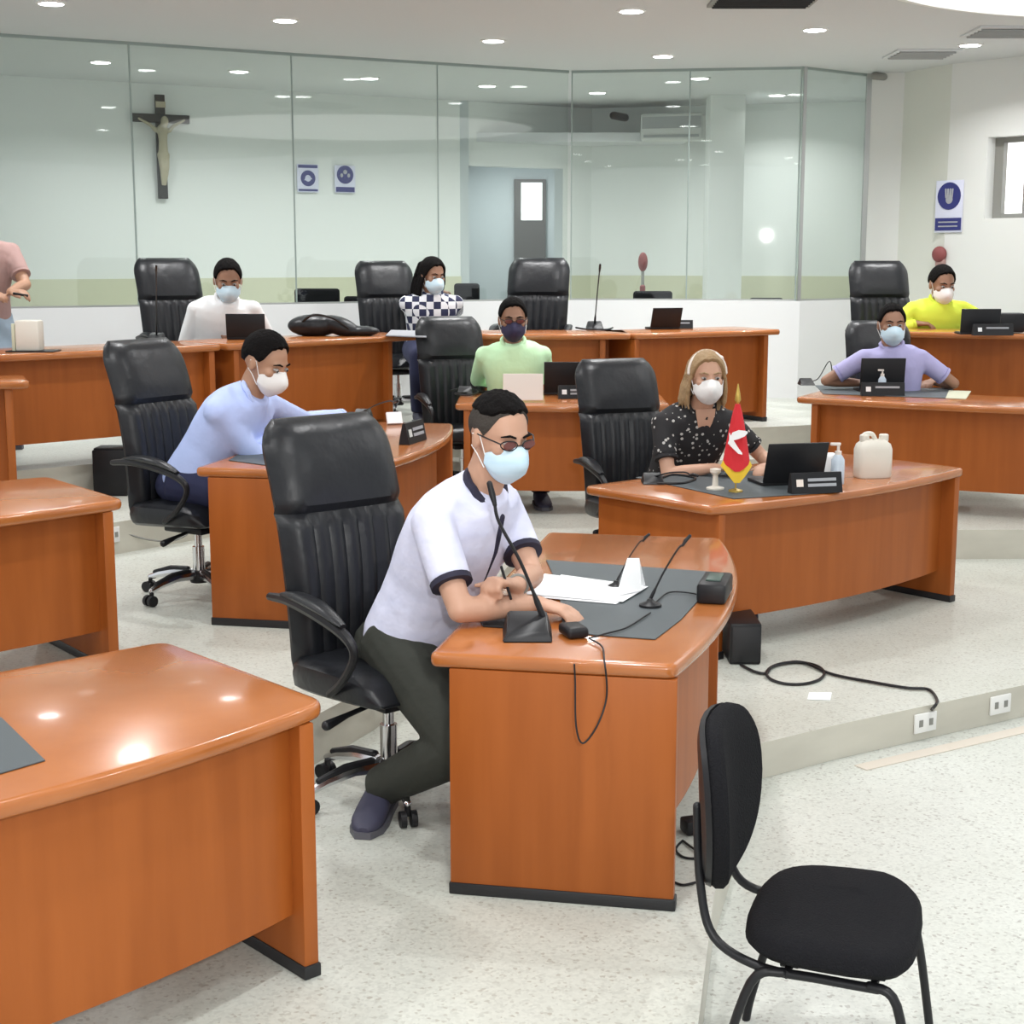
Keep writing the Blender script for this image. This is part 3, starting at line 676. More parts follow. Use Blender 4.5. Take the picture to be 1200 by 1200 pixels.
    # ---- mask
    if mask:
        bm = BM(); NA, NZ = 20, 10
        for ins in (0,):
            out = []; inn = []
            for j in range(NZ+1):
                v_ = j/NZ; ro = []; rn = []
                for i in range(NA+1):
                    u_ = -1+2*i/NA; az = u_*math.radians(74); zt = .000-.036*abs(u_)**1.3; zb = -.122+.045*abs(u_)**2; z = zt+(zb-zt)*v_
                    bu = math.sin(v_*PI)*.020*(1-u_*u_)+.022*math.exp(-((v_-.32)/.3)**2)*math.exp(-(u_/.32)**2)
                    tuck = -.020*max(0, (v_-.72)/.28)
                    rx = .073+bu*.4+tuck*.6; ry = .078+bu+tuck
                    ro.append(bm.verts.new(H(rx*math.sin(az), .012+ry*math.cos(az), z))); rn.append(bm.verts.new(H((rx-.006)*math.sin(az), .012+(ry-.012)*math.cos(az), z)))
                out.append(ro); inn.append(rn)
            for j in range(NZ):
                for i in range(NA):
                    bm.faces.new((out[j][i], out[j][i+1], out[j+1][i+1], out[j+1][i])); bm.faces.new((inn[j][i], inn[j+1][i], inn[j+1][i+1], inn[j][i+1]))
                for i in (0, NA): bm.faces.new((out[j][i], out[j+1][i], inn[j+1][i], inn[j][i]))
            for i in range(NA):
                for j in (0, NZ): bm.faces.new((out[j][i], inn[j][i], inn[j][i+1], out[j][i+1]))
        mk = finish('face_mask', bm, mask, t, org)
        for q in (-1, 1):
            bm = BM(); tube(bm, [H(q*.070, .034, -.040), H(q*.079, .008, .012), H(q*.084, -.018, .006)], .0016*S, 6); tube(bm, [H(q*.068, .036, -.078), H(q*.078, .008, -.045), H(q*.082, -.018, -.028)], .0016*S, 6); finish('ear_loop', bm, 'mask_white', mk, org)
    if glasses:
        bm = BM()
        for q in (-1, 1):
            tube(bm, [H(q*(.033+.024*math.cos(a)), .095-.014*abs(math.cos(a))*(math.cos(a) > 0), .003+.014*math.sin(a)) for a in [2*PI*k/16 for k in range(16)]], .0018*S, 6, closed=True)
            tube(bm, [H(q*.057, .083, .006), H(q*.078, .05, .012), H(q*.082, -.01, .010)], .0022*S, 6)
        tube(bm, [H(-.010, .098, .004), H(.010, .098, .004)], .002*S, 6); gl = finish('glasses', bm, 'plastic', t, org)
        for q in (-1, 1):
            bm = BM(); ell(bm, H(q*.033, .0925, .003), (.022*S, .0014*S, .013*S), R, 16, 8); finish('lens', bm, 'lens', gl, org)
    # ---- clothes
    bm = BM(); torso(bm, .012, .54)
    loft(bm, [ring(q, w_, d_, .014, fo) for q, w_, d_, fo in TR[:3]]); tube(bm, [sp(.44), sp(.50), sp(.568)], [.135*s, .115*s, .080*s], 18)
    cuffs = []
    for el, h_, sh_ in ((elR, hr, shR), (elL, hl, shL)):
        ell(bm, sh_, (.064*s, .064*s, .064*s)); tube(bm, [sp(.43).lerp(sh_, .3), sh_], [.10*s, .064*s], 14, True)
        if sleeve == 'short':
            tube(bm, [sp(.47).lerp(sh_, .6), sh_, sh_.lerp(el, .35), sh_.lerp(el, .68)], [.066*s, .068*s, .064*s, .062*s], 14, False); cuffs.append((sh_.lerp(el, .66), sh_.lerp(el, .72), .0635*s))
        else:
            tube(bm, [sp(.47).lerp(sh_, .6), sh_, sh_.lerp(el, .5), el], [.066*s, .066*s, .058*s, .052*s], 14, True); e2_ = el.lerp(h_, .92 if sleeve == 'long' else .45)
            tube(bm, [el, el.lerp(e2_, .5), e2_], [.052*s, .048*s, .038*s], 14, False); cuffs.append((el.lerp(h_, .88 if sleeve == 'long' else .42), el.lerp(h_, .95 if sleeve == 'long' else .48), .0395*s))
    shirt = blob('shirt', bm, top, vox, t, org, 12)
    for a_, b_, r_ in cuffs: bm = BM(); tube(bm, [a_, b_], [r_, r_*.99], 18); finish('cuff', bm, trim if trim else top, shirt, org)
    # collar ring
    bm = BM(); c = sp(.562); sd_ = sdir(.55); rr = (r-sd_*r.dot(sd_)).normalized(); ff = -sd_.cross(rr)
    if ff.dot(f) < 0: ff = -ff
    tube(bm, [c+rr*.074*s*math.cos(a)+ff*(.066*s*math.sin(a))+sd_*(.012-.030*max(0, math.sin(a)))*s for a in [2*PI*k/20 for k in range(20)]], .013*s, 8, closed=True); finish('collar', bm, trim if trim else top, shirt, org)
    if trim:
        bm = BM(); pp = []
        for q in (.53, .50, .47, .43, .38, .33):
            c = sp(q); sd_ = sdir(q); rr = (r-sd_*r.dot(sd_)).normalized(); ff = -sd_.cross(rr)
            if ff.dot(f) < 0: ff = -ff
            dd = {.53: .085, .50: .098, .47: .110, .43: .123, .38: .132, .33: .136}[q]
            pp.append(c+ff*(dd*s*1.03+.012))
        tube(bm, pp, [.010*s]*4+[.006*s]*2, 8, True); finish('placket', bm, trim, shirt, org)
    bm = BM(); loft(bm, [ring(q, w_, d_, .006, fo) for q, w_, d_, fo in TR[:2]])
    ell(bm, seat+up*.03*s, (.185*s, .17*s, .115*s))
    for hp, k_, a_ in ((hpR, kR, aR), (hpL, kL, aL)):
        tube(bm, [seat.lerp(hp, .6)+up*.03*s, hp, hp.lerp(k_, .5), k_], [.105*s, .114*s, .104*s, .086*s], 16, True)
        e_ = k_.lerp(a_, 1.0); tube(bm, [k_, k_.lerp(a_, .3), e_], [.084*s, .080*s, .064*s], 16, False)
    blob('trousers', bm, legs, vox, t, org, 6)
    for ft, a_ in zip(feet, (aR, aL)):
        ft = V(ft); fd = V(ft2dir) if (ft2dir := getattr(person, 'footdir', None)) else f
        sr = V((fd.y, -fd.x, 0)); bm = BM(); rg = []
        for k_, w_, z1_ in [(-.075, .028, .06), (-.06, .036, .085), (-.02, .038, .10), (.03, .040, .085), (.09, .046, .06), (.14, .045, .048), (.175, .034, .038), (.19, .015, .025)]:
            c = ft+fd*k_*s*1.2; rg.append([c+sr*w_*1.12*s*math.copysign(abs(math.cos(a))**.7, math.cos(a))+up*(z1_*s*.5+.012+z1_*s*.5*math.copysign(abs(math.sin(a))**.8, math.sin(a))) for a in [2*PI*q/14 for q in range(14)]])
        loft(bm, rg); sh = finish('shoe', bm, 'shoe', t, org)
        bm = BM(); rg = []
        for k_, w_ in [(-.082, .03), (-.06, .04), (0, .042), (.09, .050), (.15, .047), (.195, .022)]:
            c = ft+fd*k_*s*1.2; w_ *= 1.12; rg.append([c+sr*w_*s+up*.001, c-sr*w_*s+up*.001, c-sr*w_*s+up*.024, c+sr*w_*s+up*.024])
        loft(bm, rg); finish('sole', bm, 'sole', sh, org)
    person.last = dict(t=t, H=H, hr=hr, hl=hl, elR=elR, elL=elL, org=org, R=R, S=S, sp=sp, f=f, r=r)
    return t

# front man in lilac polo
person.footdir = V((-.14, -.99, 0)).normalized()
hd = D(586, 510, 5.02)
person('man in a pale lilac polo shirt with dark trim, nearest the camera', (-.36, 5.28, .53), hd, (.86, -.50), (.60, -.80), 14, 1.10,
       G(632, 708, .80), G(606, 686, .87), ((-.46, 5.10, 0), (.0, 5.5, 0)), top='polo', sleeve='short', legs='trouser', skin='skin', mask='mask_blue', vox=.008,
       hairstyle='fade', trim='navy', tw=1.14, thigh=.455, glasses=True, hs=1.06, poleR=V((-.1, -.75, -.8)), poleL=V((.55, .35, -.8)), handdir=(V((.85, -.35, -.12)), V((-.75, -.45, .25))), curlr=.45, curll=1.25)
fm = dict(person.last)
person.footdir = None
# man in light blue
hd = D(312, 424, 7.58)
person('man in a light blue long sleeved shirt looking down, white cup mask, seated left', (-1.62, 7.74, L1+.54), hd, (.9, -.42), (.88, -.48), 24, 1.08,
       G(335, 514, .99), G(402, 487, .99), ((-1.2, 7.5, L1), (-1.15, 7.8, L1)), top='shirt_blue', legs='jeans', skin='skin2', mask='mask_white', trim=None, hs=1.14, poleR=V((-.3, -.8, -.6)),  handdir=(V((.9, .2, -.1)), V((.9, .1, -.1))))
# woman
hd = D(828, 441, 8.22)
person('woman in a black and white printed blouse, white mask and pale headband', (.92, 8.62, .52), hd, (.30, -.95), (.12, -1), 4, 1.02,
       G(838, 548, .80), G(905, 545, .80), ((.95, 8.1, 0), (1.2, 8.1, 0)), top='leafprint', sleeve='short', legs='jeans', skin='skin', hair='hairblond', hairstyle='blond', mask='mask_white', hs=1.13, handdir=(V((.9, -.3, 0)), V((-.5, -.6, 0))), poleR=V((-.9, 0, -.6)), poleL=V((.8, .2, -.8)))
wm = dict(person.last)
H = wm['H']; bm = BM()
tube(bm, [H(.086*math.cos(a), .012-.02*math.sin(a), .018+.098*math.sin(a)) for a in [PI*k/14 for k in range(15)]], .011, 10, True)
for k_ in range(3): ell(bm, H(-.052+.02*k_, .02, .098-.012*abs(k_-1)), (.024, .018, .018))
finish('headband', bm, 'pinkw', wm['t'], wm['org'])
bm = BM(); ff_ = V((.30, -.95, 0)).normalized(); rr_ = V((ff_.y, -ff_.x, 0)); c = wm['sp'](.50); 
rg = []
for q, w_ in [(.555, .058), (.52, .055), (.47, .042), (.42, .026), (.38, .008)]:
    c = wm['sp'](q)+ff_*({.555: .060, .52: .088, .47: .118, .42: .132, .38: .137}[q]+.006); rg.append([c+rr_*w_, c+ff_*.004, c-rr_*w_, c-ff_*.02])
loft(bm, rg); finish('neckline_skin', bm, 'skin', wm['t'], wm['org'])
# green shirt man
hd = D(601, 374, 10.95)
person('man in a mint green shirt and a navy mask with glasses', (.02, 11.16, L1+.52), hd, (.12, -1), (.1, -1), 8, 1.10,
       G(578, 447, .985), G(628, 446, .985), ((-.1, 10.6, L1), (.2, 10.6, L1)), top='shirt_green', skin='skin3', mask='mask_navy', glasses=True, hs=1.12, handdir=(V((.7, -.7, 0)), V((-.7, -.7, 0))))
# lilac shirt man right
hd = D(1045, 380, 11.2)
person('man in a lilac short sleeved shirt and light blue mask, seated right', (2.82, 11.32, L1+.50), hd, (.0, -1), (-.02, -1), 4, 1.08,
       G(1008, 449, .985), G(1092, 447, .985), ((2.7, 10.8, L1), (3.0, 10.8, L1)), top='shirt_lilac', sleeve='short', skin='skin3', mask='mask_blue', hs=1.12, handdir=(V((.5, -.8, 0)), V((-.5, -.8, 0))), poleR=V((-.9, .2, -.7)), poleL=V((.9, .2, -.7)))
# neon yellow man
hd = D(1104, 333, 12.85)
person('man in a neon yellow shirt with a white mask, seated far right', (3.52, 13.0, L3+.50), hd, (.12, -1), (.2, -.98), 14, 1.12,
       G(1075, 379, 1.36), G(1128, 378, 1.36), ((3.4, 12.5, L3), (3.75, 12.5, L3)), top='shirt_yellow', skin='skin3', mask='mask_white', hs=1.13, handdir=(V((.9, -.3, 0)), V((-.9, -.3, 0))), poleR=V((-.9, -.1, -.5)), poleL=V((.9, -.1, -.5)))
# white shirt man back left
hd = D(267, 328, 11.42)
person('man in a white long sleeved shirt and pale blue mask in the back row', (-2.22, 11.62, L3+.52), hd, (.3, -.95), (.25, -.97), 20, 1.10,
       G(252, 388, 1.36), G(290, 388, 1.36), ((-2.2, 11.1, L3), (-1.9, 11.1, L3)), top='shirt_white', skin='skin3', mask='mask_blue', hs=1.13, handdir=(V((.7, -.6, 0)), V((-.5, -.7, 0))))
# checked shirt woman
hd = D(507, 322, 12.75)
person('woman with long black hair in a navy and white checked shirt, back row', (-.70, 12.9, L3+.50), hd, (.25, -.97), (.55, -.83), 14, 1.08,
       G(508, 352, 1.50), G(526, 352, 1.50), ((-.75, 12.4, L3), (-.5, 12.4, L3)), top='checks', skin='skin3', hair='hair', hairstyle='long', mask='mask_blue', hs=1.10, handdir=(V((.2, -.5, .8)), V((-.2, -.5, .8))))
# standing person at the left edge
person('person in a dusty rose top standing cropped by the left edge, holding a phone', D(-22, 385, 10.9), D(-22, 248, 10.85), (.55, -.83), (.5, -.85), 15, 1.08,
       D(-16, 344, 10.5), D(12, 342, 10.55), ((-3.85, 10.95, L3), (-3.6, 10.9, L3)), top='shirt_rose', sleeve='short', legs='jeans_light', skin='skin2', mask='mask_white', standing=True, handdir=(V((.9, -.2, 0)), V((.95, -.2, 0))), poleR=V((-.8, .3, -.7)), poleL=V((.7, .4, -.8)))
pl = dict(person.last)
bm = BM(); c = D(24, 345, 10.5); box(bm, c, (.10, .05, .016), rotm(('Y', 10), ('Z', 20)), .004); tag(finish('phone', bm, 'plastic'), 'black phone in the hand of the person at the left edge', 'phone')

# ---------------------------------------------------------------- desk items
def mic(label, base, top, L, bend=.06, s=1.0, wedge=True, basecol='plastic', root=(0, .02, .03)):
    b = V(base); tp = V(top); t = thing('gooseneck_microphone', label, 'microphone', b)
    bm = BM()
    if wedge:
        vs = [(-.065, -.075, 0), (.065, -.075, 0), (.065, .075, 0), (-.065, .075, 0), (-.05, -.045, .022), (.05, -.045, .022), (.05, .055, .055), (-.05, .055, .055)]
        vv = [bm.verts.new(V(p)*s) for p in vs]
        for q in ((3, 2, 1, 0), (4, 5, 6, 7), (0, 1, 5, 4), (1, 2, 6, 5), (2, 3, 7, 6), (3, 0, 4, 7)): bm.faces.new([vv[i] for i in q])
        bmesh.ops.bevel(bm, geom=bm.edges[:], offset=.004*s, segments=2, affect='EDGES')
    else: lathe(bm, (0, 0, 0), [(.05*s, 0), (.05*s, .012), (.02*s, .022), (.012*s, .03)])
    finish('base', bm, basecol, t)
    d = tp-b; bm = BM(); m1 = d*.4+V((0, 0, .02)); m2 = d*.8+V((0, 0, bend)); P_ = spline([V(root)*s, m1+V(root)*s*.5, m2, d*.93], 6)
    tube(bm, P_, [.008*s if i < 3 else .0045*s for i in range(len(P_))], 8, True); finish('gooseneck', bm, 'plastic', t)
    bm = BM(); dd = (d-m2).normalized(); tube(bm, [d*.93, d, d+dd*.03*s], [.006*s, .009*s, .008*s], 10, True); finish('microphone_head', bm, 'plastic', t)
    return t
def cable(label, pts, r=.003, name='cable', m='plastic', cat='cable'):
    bm = BM(); tube(bm, spline(pts, 8), r, 6); return tag(finish(name, bm, m), label, cat)
def flat(name, label, cat, pts, z, th, m):
    bm = BM(); prism(bm, [(p.x, p.y) for p in pts], z, z+th, min(.002, th*.3), 1); return tag(finish(name, bm, m), label, cat)
def q4(ps, z): return [G(x, y, z) for x, y in ps]
Z = .751
# front desk
flat('desk_mat', 'large grey mat under papers and microphones on the nearest man desk', 'desk mat', q4([(660, 742), (768, 750), (798, 727), (848, 672), (640, 657), (655, 690)], Z), Z, .004, 'matgrey')
flat('desk_mat', 'small dark pad under the forearm of the man in the lilac polo', 'desk mat', q4([(558, 722), (566, 735), (618, 738), (618, 712)], Z), Z, .006, 'plastic')
zp = Z+.006
bm = BM(); N = 12; rows = []
a, b, c, d_ = q4([(628, 700), (722, 708), (752, 690), (650, 676)], zp)
for k in range(4):
    off_ = V((.012*k*(-1)**k, .01*k, .0015*k)); vs = [p+off_ for p in (a, b, c, d_)]; box(bm, (0, 0, -50), (.001, .001, .001)) if 0 else None
    prism(bm, [(p.x, p.y) for p in vs], zp+.0016*k, zp+.0016*k+.0013)
tag(finish('paper_sheets', bm, 'paper', smooth=False), 'loose stack of white papers in front of the man in the lilac polo', 'papers')
bm = BM()   # folded paper tent
pa_, pb_, pc_ = G(722, 698, zp+.01), G(752, 692, zp+.01), D(746, 656, G(740, 694, zp).y)
pa2, pb2 = pa_+V((.02, .09, 0)), pb_+V((.02, .09, 0)); ptop = pc_+V((-.03, .03, 0)); ptop2 = pc_+V((.012, .03, 0))
for quad in ((pa_, pb_, ptop2, ptop), (pa2, pb2, ptop2, ptop)):
    q0 = [bm.verts.new(p) for p in quad]; q1 = [bm.verts.new(p+V((0, -.0015, .0005))) for p in quad]
    bm.faces.new(q0); bm.faces.new(q1[::-1])
    for i in range(4): bm.faces.new((q0[i], q0[(i+1) % 4], q1[(i+1) % 4], q1[i]))
tag(finish('folded_paper', bm, 'paper', smooth=False), 'folded white paper standing like a tent behind the papers', 'paper')
mic('tall gooseneck microphone with grey wedge base beside the front man right hand', G(618, 745, Z), D(577, 580, 4.72), 0, .0, 1.2, root=(.04, .03, .045))
mic('thin black microphone standing behind the folded paper', G(722, 690, Z), D(756, 630, 5.35), 0, .02, .6, False)
mic('thin black microphone rising from the grey mat, right of the papers', G(762, 712, Z), D(803, 634, 5.05), 0, .02, .75, False)
bm = BM(); p = G(672, 745, Z); box(bm, p+V((0, 0, .018)), (.07, .10, .034), .3, .012, 3); tag(finish('computer_mouse', bm, 'plastic'), 'black mouse near the fingers of the man in the lilac polo', 'mouse')
t = thing('junction_box', 'dark box with a greenish face on the far right corner of the front desk', 'box', G(842, 708, Z))
bm = BM(); box(bm, (0, .10, .035), (.10, .22, .07), -.25, .012); finish('case', bm, 'plastic', t)
bm = BM(); box(bm, (.0, .10, .072), (.05, .12, .008), -.25, .003); finish('label_plate', bm, 'greenish', t)
cable('thin black cable hanging in a loop over the front desk edge', [G(690, 748, Z+.01), G(705, 757, Z+.01), D(708, 772, 4.24), D(711, 815, 4.24), D(700, 850, 4.22), D(683, 871, 4.22), D(675, 850, 4.23), D(674, 800, 4.28), D(673, 778, 4.28)], .0028)
cable('thin cable lying across the grey mat between the two short microphones', [G(762, 718, Z+.01), G(735, 735, Z+.01), G(712, 742, Z+.01), G(690, 748, Z+.01)], .003)
cable('dark cable curving from the right microphone to the box at the desk corner', [G(768, 706, Z+.01), G(785, 694, Z+.01), G(815, 696, Z+.01), G(836, 704, Z+.01)], .0028)
# watch / pen of the front man
bm = BM(); wv = (fm['hl']-fm['elL']).normalized(); u_, w_ = frame(wv); c = fm['hl']-wv*.02
tube(bm, [c+(u_*math.cos(a)+w_*math.sin(a))*.031 for a in [2*PI*k/16 for k in range(16)]], .006, 6, closed=True); finish('wristwatch', bm, 'pipegrey', fm['t'], fm['org'])
bm = BM(); p = fm['hl']+V((-.05, -.05, .02)); tube(bm, [p+V((0, 0, .05)), p+V((.03, -.01, -.05))], .0045, 8, True); tag(finish('pen', bm, 'plastic'), 'dark pen in the raised fist of the man in the lilac polo', 'pen')
# near-left desk mat
flat('desk_mat', 'grey green mat on the desk at the bottom left corner', 'desk mat', q4([(-60, 838), (2, 842), (53, 892), (-60, 925)], Z), Z, .004, 'matgrey')

def laptop(label, c, face, w=.30, d=.21, ang=20, s=1, flip=False, hh=None):
    t = thing('laptop', label, 'laptop', c, math.atan2(face[1], face[0])-PI/2)      # screen faces +y (user side is +y)
    bm = BM(); box(bm, (0, 0, .009), (w, d, .018), None, .005); finish('keyboard_base', bm, 'plastic', t)
    h = hh or w*.62; bm = BM(); box(bm, (0, 0, h/2), (w, .010, h), None, .004); bmesh.ops.rotate(bm, verts=bm.verts, cent=(0, 0, 0), matrix=Matrix.Rotation(math.radians(ang), 3, 'X')); bmesh.ops.translate(bm, verts=bm.verts, vec=(0, -d/2, .015))
    sc = finish('screen', bm, 'plastic', t)
    bm = BM(); box(bm, (0, .0065, h/2), (w*.93, .003, h*.88)); bmesh.ops.rotate(bm, verts=bm.verts, cent=(0, 0, 0), matrix=Matrix.Rotation(math.radians(ang), 3, 'X')); bmesh.ops.translate(bm, verts=bm.verts, vec=(0, -d/2, .015)); finish('display', bm, 'screen', sc)
    return t
def nameplate(label, c, face, w=.24, h=.085, dot='paper', lines=2, ink='greyink', ltr=1):
    """faces +y local"""
    t = thing('nameplate', label, 'nameplate', c, math.atan2(face[1], face[0])-PI/2)
    bm = BM(); vv = [(-w/2, .03, 0), (w/2, .03, 0), (w/2, -.03, 0), (-w/2, -.03, 0), (-w/2, .008, h), (w/2, .008, h), (w/2, -.008, h), (-w/2, -.008, h)]
    vs = [bm.verts.new(p) for p in vv]
    for q in ((3, 2, 1, 0), (4, 5, 6, 7), (0, 1, 5, 4), (1, 2, 6, 5), (2, 3, 7, 6), (3, 0, 4, 7)): bm.faces.new([vs[i] for i in q])
    finish('holder', bm, 'plastic', t, smooth=False)
    an = math.atan2(.022, h)
    def onf(x, z, sx, sz, m, nm):
        bm = BM(); y = .03-.022*z/h+.0025; box(bm, (x, y, z), (sx, .002, sz), rotm(('X', math.degrees(an)))); finish(nm, bm, m, t, smooth=False)
    onf(w*.34, h*.52, h*.36, h*.36, dot, 'emblem')
    for k in range(lines): onf(-w*.10, h*(.66-.26*k), w*.56, h*.15, ink, 'lettering_line')
    return t
def jug(label, c, s=1.0, rz=0, caps=1):
    t = thing('sanitiser_jug', label, 'jug', c, rz)
    bm = BM(); rg = []
    for z, k in [(0, .92), (.01, 1), (.13, 1), (.155, .9), (.175, .6)]:
        rg.append([V((.085*s*k*math.copysign(abs(math.cos(a))**.5, math.cos(a)), .05*s*k*math.copysign(abs(math.sin(a))**.5, math.sin(a)), z*s)) for a in [2*PI*q/20 for q in range(20)]])
    loft(bm, rg); finish('body_shell', bm, 'jug', t)
    bm = BM(); tube(bm, spline([(-.05*s, 0, .15*s), (-.05*s, 0, .195*s), (-.01*s, 0, .20*s), (.01*s, 0, .17*s)], 5), .011*s, 8, True); finish('handle', bm, 'jug', t)
    for k in range(caps):
        bm = BM(); lathe(bm, (.045*s if caps == 1 else (.05*s if k else -.045*s), 0, .165*s), [(.02*s, 0), (.022*s, .005), (.022*s, .03*s), (.018*s, .034*s)], 14); finish('cap', bm, 'jug', t)
    return t
def pumpbottle(label, c, s=1):
    t = thing('spray_bottle', label, 'bottle', c)
    bm = BM(); lathe(bm, (0, 0, 0), [(.026*s, 0), (.028*s, .01), (.028*s, .10*s), (.012*s, .125*s)]); finish('body_shell', bm, 'bottle', t)
    bm = BM(); lathe(bm, (0, 0, .12*s), [(.014*s, 0), (.014*s, .02), (.006*s, .022), (.006*s, .045*s)], 12); box(bm, (-.012*s, 0, .12*s+.045*s), (.042*s, .014*s, .012*s), None, .003); finish('pump', bm, 'pinkw', t)
    return t
# woman desk
Zb = .751
flat('desk_mat', 'dark mat on the desk of the woman in the printed blouse', 'desk mat', q4([(745, 560), (860, 585), (985, 577), (985, 558), (845, 551)], Zb), Zb, .004, 'matgrey')
laptop('black laptop opened on the desk of the woman, right of the flag', G(920, 566, Zb+.004)+V((0, .02, 0)), (-.25, 1), .33, .2, 18, hh=.22)
nameplate('black nameplate with a red and white emblem before the woman laptop', G(955, 577, Zb+.004), (.25, -1), .27, .10, 'pinkw')
bm = BM(); p = G(969, 556, Zb); box(bm, p+V((0, 0, .06)), (.12, .09, .11), .2, .02, 3); tag(finish('tissue_box', bm, 'paper'), 'small white box behind the nameplate on the woman desk', 'box')
pumpbottle('small clear spray bottle on the woman desk beside the milky jug', G(981, 567, Zb), 1.25)
jug('milky plastic jug with two caps at the right end of the woman desk', G(1022, 559, Zb), 1.15, .2, 2)
mic('black microphone lying low at the left end of the woman desk', G(765, 566, Zb), D(812, 556, 7.75), 0, .02, .9)
cable('coiled dark cable beside the microphone on the woman desk', [G(770, 566, Zb+.01), G(800, 566, Zb+.01), G(815, 560, Zb+.01), G(790, 556, Zb+.01), G(775, 560, Zb+.01)], .006)
fp = G(862, 577, Zb)
t = thing('table_flag', 'small red flag with a white bird emblem and yellow fringe on the woman desk', 'flag', fp)
bm = BM(); lathe(bm, (0, 0, 0), [(.035, 0), (.035, .012), (.008, .02)]); finish('stand', bm, 'gold', t)
bm = BM(); tube(bm, [(0, 0, .01), (0, 0, .46)], .004, 8); finish('pole', bm, 'gold', t)
bm = BM(); lathe(bm, (0, 0, .44), [(.004, 0), (.016, .02), (.012, .05), (.002, .10)], 10); finish('spear_tip', bm, 'gold', t)
def cone(w0, w1, z0, z1, y, m, nm, par, tip=0, th=.012):
    bm = BM(); K = 18; rg = []
    for j in range(9):
        v_ = j/8; z = z0+(z1-z0)*v_; w = w0+(w1-w0)*v_**.8; r_ = []
        for i in range(K):
            a = 2*PI*i/K; wav = 1+.18*math.sin(5*a); r_.append(V((w*math.cos(a), (w*.45+th)*math.sin(a)*wav+y, z+(tip*abs(math.cos(a))*v_))))
        rg.append(r_)
    loft(bm, rg); return finish(nm, bm, m, par)
fl = cone(.012, .068, .44, .10, 0, 'red', 'flag_cloth', t, tip=.05)
cone(.060, .078, .17, .035, 0, 'yellow', 'fringe', fl, tip=.10, th=.005)
bm = BM()
def strip(bm, pts, w0, th=.004):
    rg = []
    for (x, z, w, y) in pts: rg.append([V((x, y, z+w)), V((x, y-th, z+w)), V((x, y-th, z-w)), V((x, y, z-w))])
    loft(bm, rg)
strip(bm, [(-.05, .25, .004, -.045), (-.03, .285, .020, -.050), (0, .295, .022, -.052), (.03, .30, .014, -.050), (.045, .305, .004, -.046)], 0)
strip(bm, [(-.045, .275, .03, -.046), (-.02, .24, .020, -.052), (.0, .215, .014, -.054), (.02, .20, .004, -.054)], 0); finish('bird_emblem', bm, 'paper', fl)
bm = BM(); lathe(bm, G(838, 574, Zb), [(.045, 0), (.045, .012), (.016, .02), (.013, .075), (.028, .09), (.028, .105), (.01, .11)]); tag(finish('trophy_base', bm, 'jug'), 'small cream pedestal standing just left of the red table flag', 'ornament')
# computer tower & floor cables
t = thing('computer_tower', 'black computer tower on the floor under the woman desk', 'computer', G(872, 777, 0))
bm = BM(); box(bm, (0, .15, .10), (.15, .36, .20), None, .01); finish('case', bm, 'plastic', t)
bm = BM(); box(bm, (0, -.034, .10), (.13, .01, .17), None, .004); finish('front_bezel', bm, 'leather_dark', t)
cl = [G(868, 779, .01), G(884, 787, .01)]
for k in range(14): a = PI+2*PI*k/10; cl.append(G(932+34*math.cos(a), 789+13*math.sin(a), .008+.004*(k > 9)))
cl += [G(975, 790, .01), G(1020, 799, .01), G(1062, 806, .01), G(1088, 808, .01), G(1098, 820, .01), G(1095, 828, .01), D(1084, 838, 6.62)]
cable('black cable coiled on the floor and running to the step outlet', cl, .007)
cable('short grey cable plugged into the outlet of the left step', [D(142, 623, 8.86), D(160, 629, 8.93), D(178, 633, 8.98), D(200, 634, 9.06), D(218, 627, 9.14), D(224, 618, 9.17)], .006, m='pipegrey')
def outlet(label, a, b, px, py, L, w=.13, h=.085):
    """on riser line a-b"""
    a = V((*a, 0)); b = V((*b, 0)); d_ = (b-a).normalized(); n = V((d_.y, -d_.x, 0)); rr = ray(px, py); k = (a-V((0, 0, CAMZ))).dot(n)/rr.dot(n); p = V((0, 0, CAMZ))+rr*k
    t = thing('floor_outlet', label, 'outlet', p+n*.006, math.atan2(d_.y, d_.x)); bm = BM(); box(bm, (0, 0, 0), (w, .01, h), None, .003); finish('cover_plate', bm, 'white', t)
    bm = BM()
    for q in (-.03, .03): box(bm, (q, -.006, 0), (.022, .003, .03))
    finish('socket', bm, 'pipegrey', t); return t
outlet('white outlet plate on the step riser right of the coiled cable end', e0[6], e0[7], 1083, 846, 0)
outlet('white outlet plate on the step riser near the right edge', e0[6], e0[7], 1171, 825, 0)
outlet('white outlet plate low behind the right foot of the woman desk', e1[8], e1[9], 1103, 639, 0, .10, .09)
outlet('white outlet plate on the left step behind the light blue shirt man chair', e2[2], e2[3], 130, 627, L1, .11, .09)
flat('paper_scrap', 'small white tag lying on the floor below the coiled cable', 'paper', q4([(948, 812), (975, 812), (973, 821), (946, 820)], .001), .001, .003, 'paper')
# cables beside guest chair, by the front desk foot
bm = BM(); p = G(806, 975, 0); box(bm, p+V((0.03, 0, .026)), (.10, .07, .05), .3, .01); tag(finish('power_adapter', bm, 'plastic'), 'small black adapter on the floor beside the front desk foot', 'adapter')
cable('thin dark cables looping on the platform beside the front desk foot', [G(800, 985, .005), G(792, 995, .005), G(800, 1004, .005), G(815, 1006, .005), G(826, 1002, .006), G(812, 994, .007), G(800, 985, .006)], .004)
cable('thin cable lying on the platform from the front desk foot toward the chair', [G(786, 1032, .005), G(800, 1037, .005), G(815, 1034, .005)], .004)

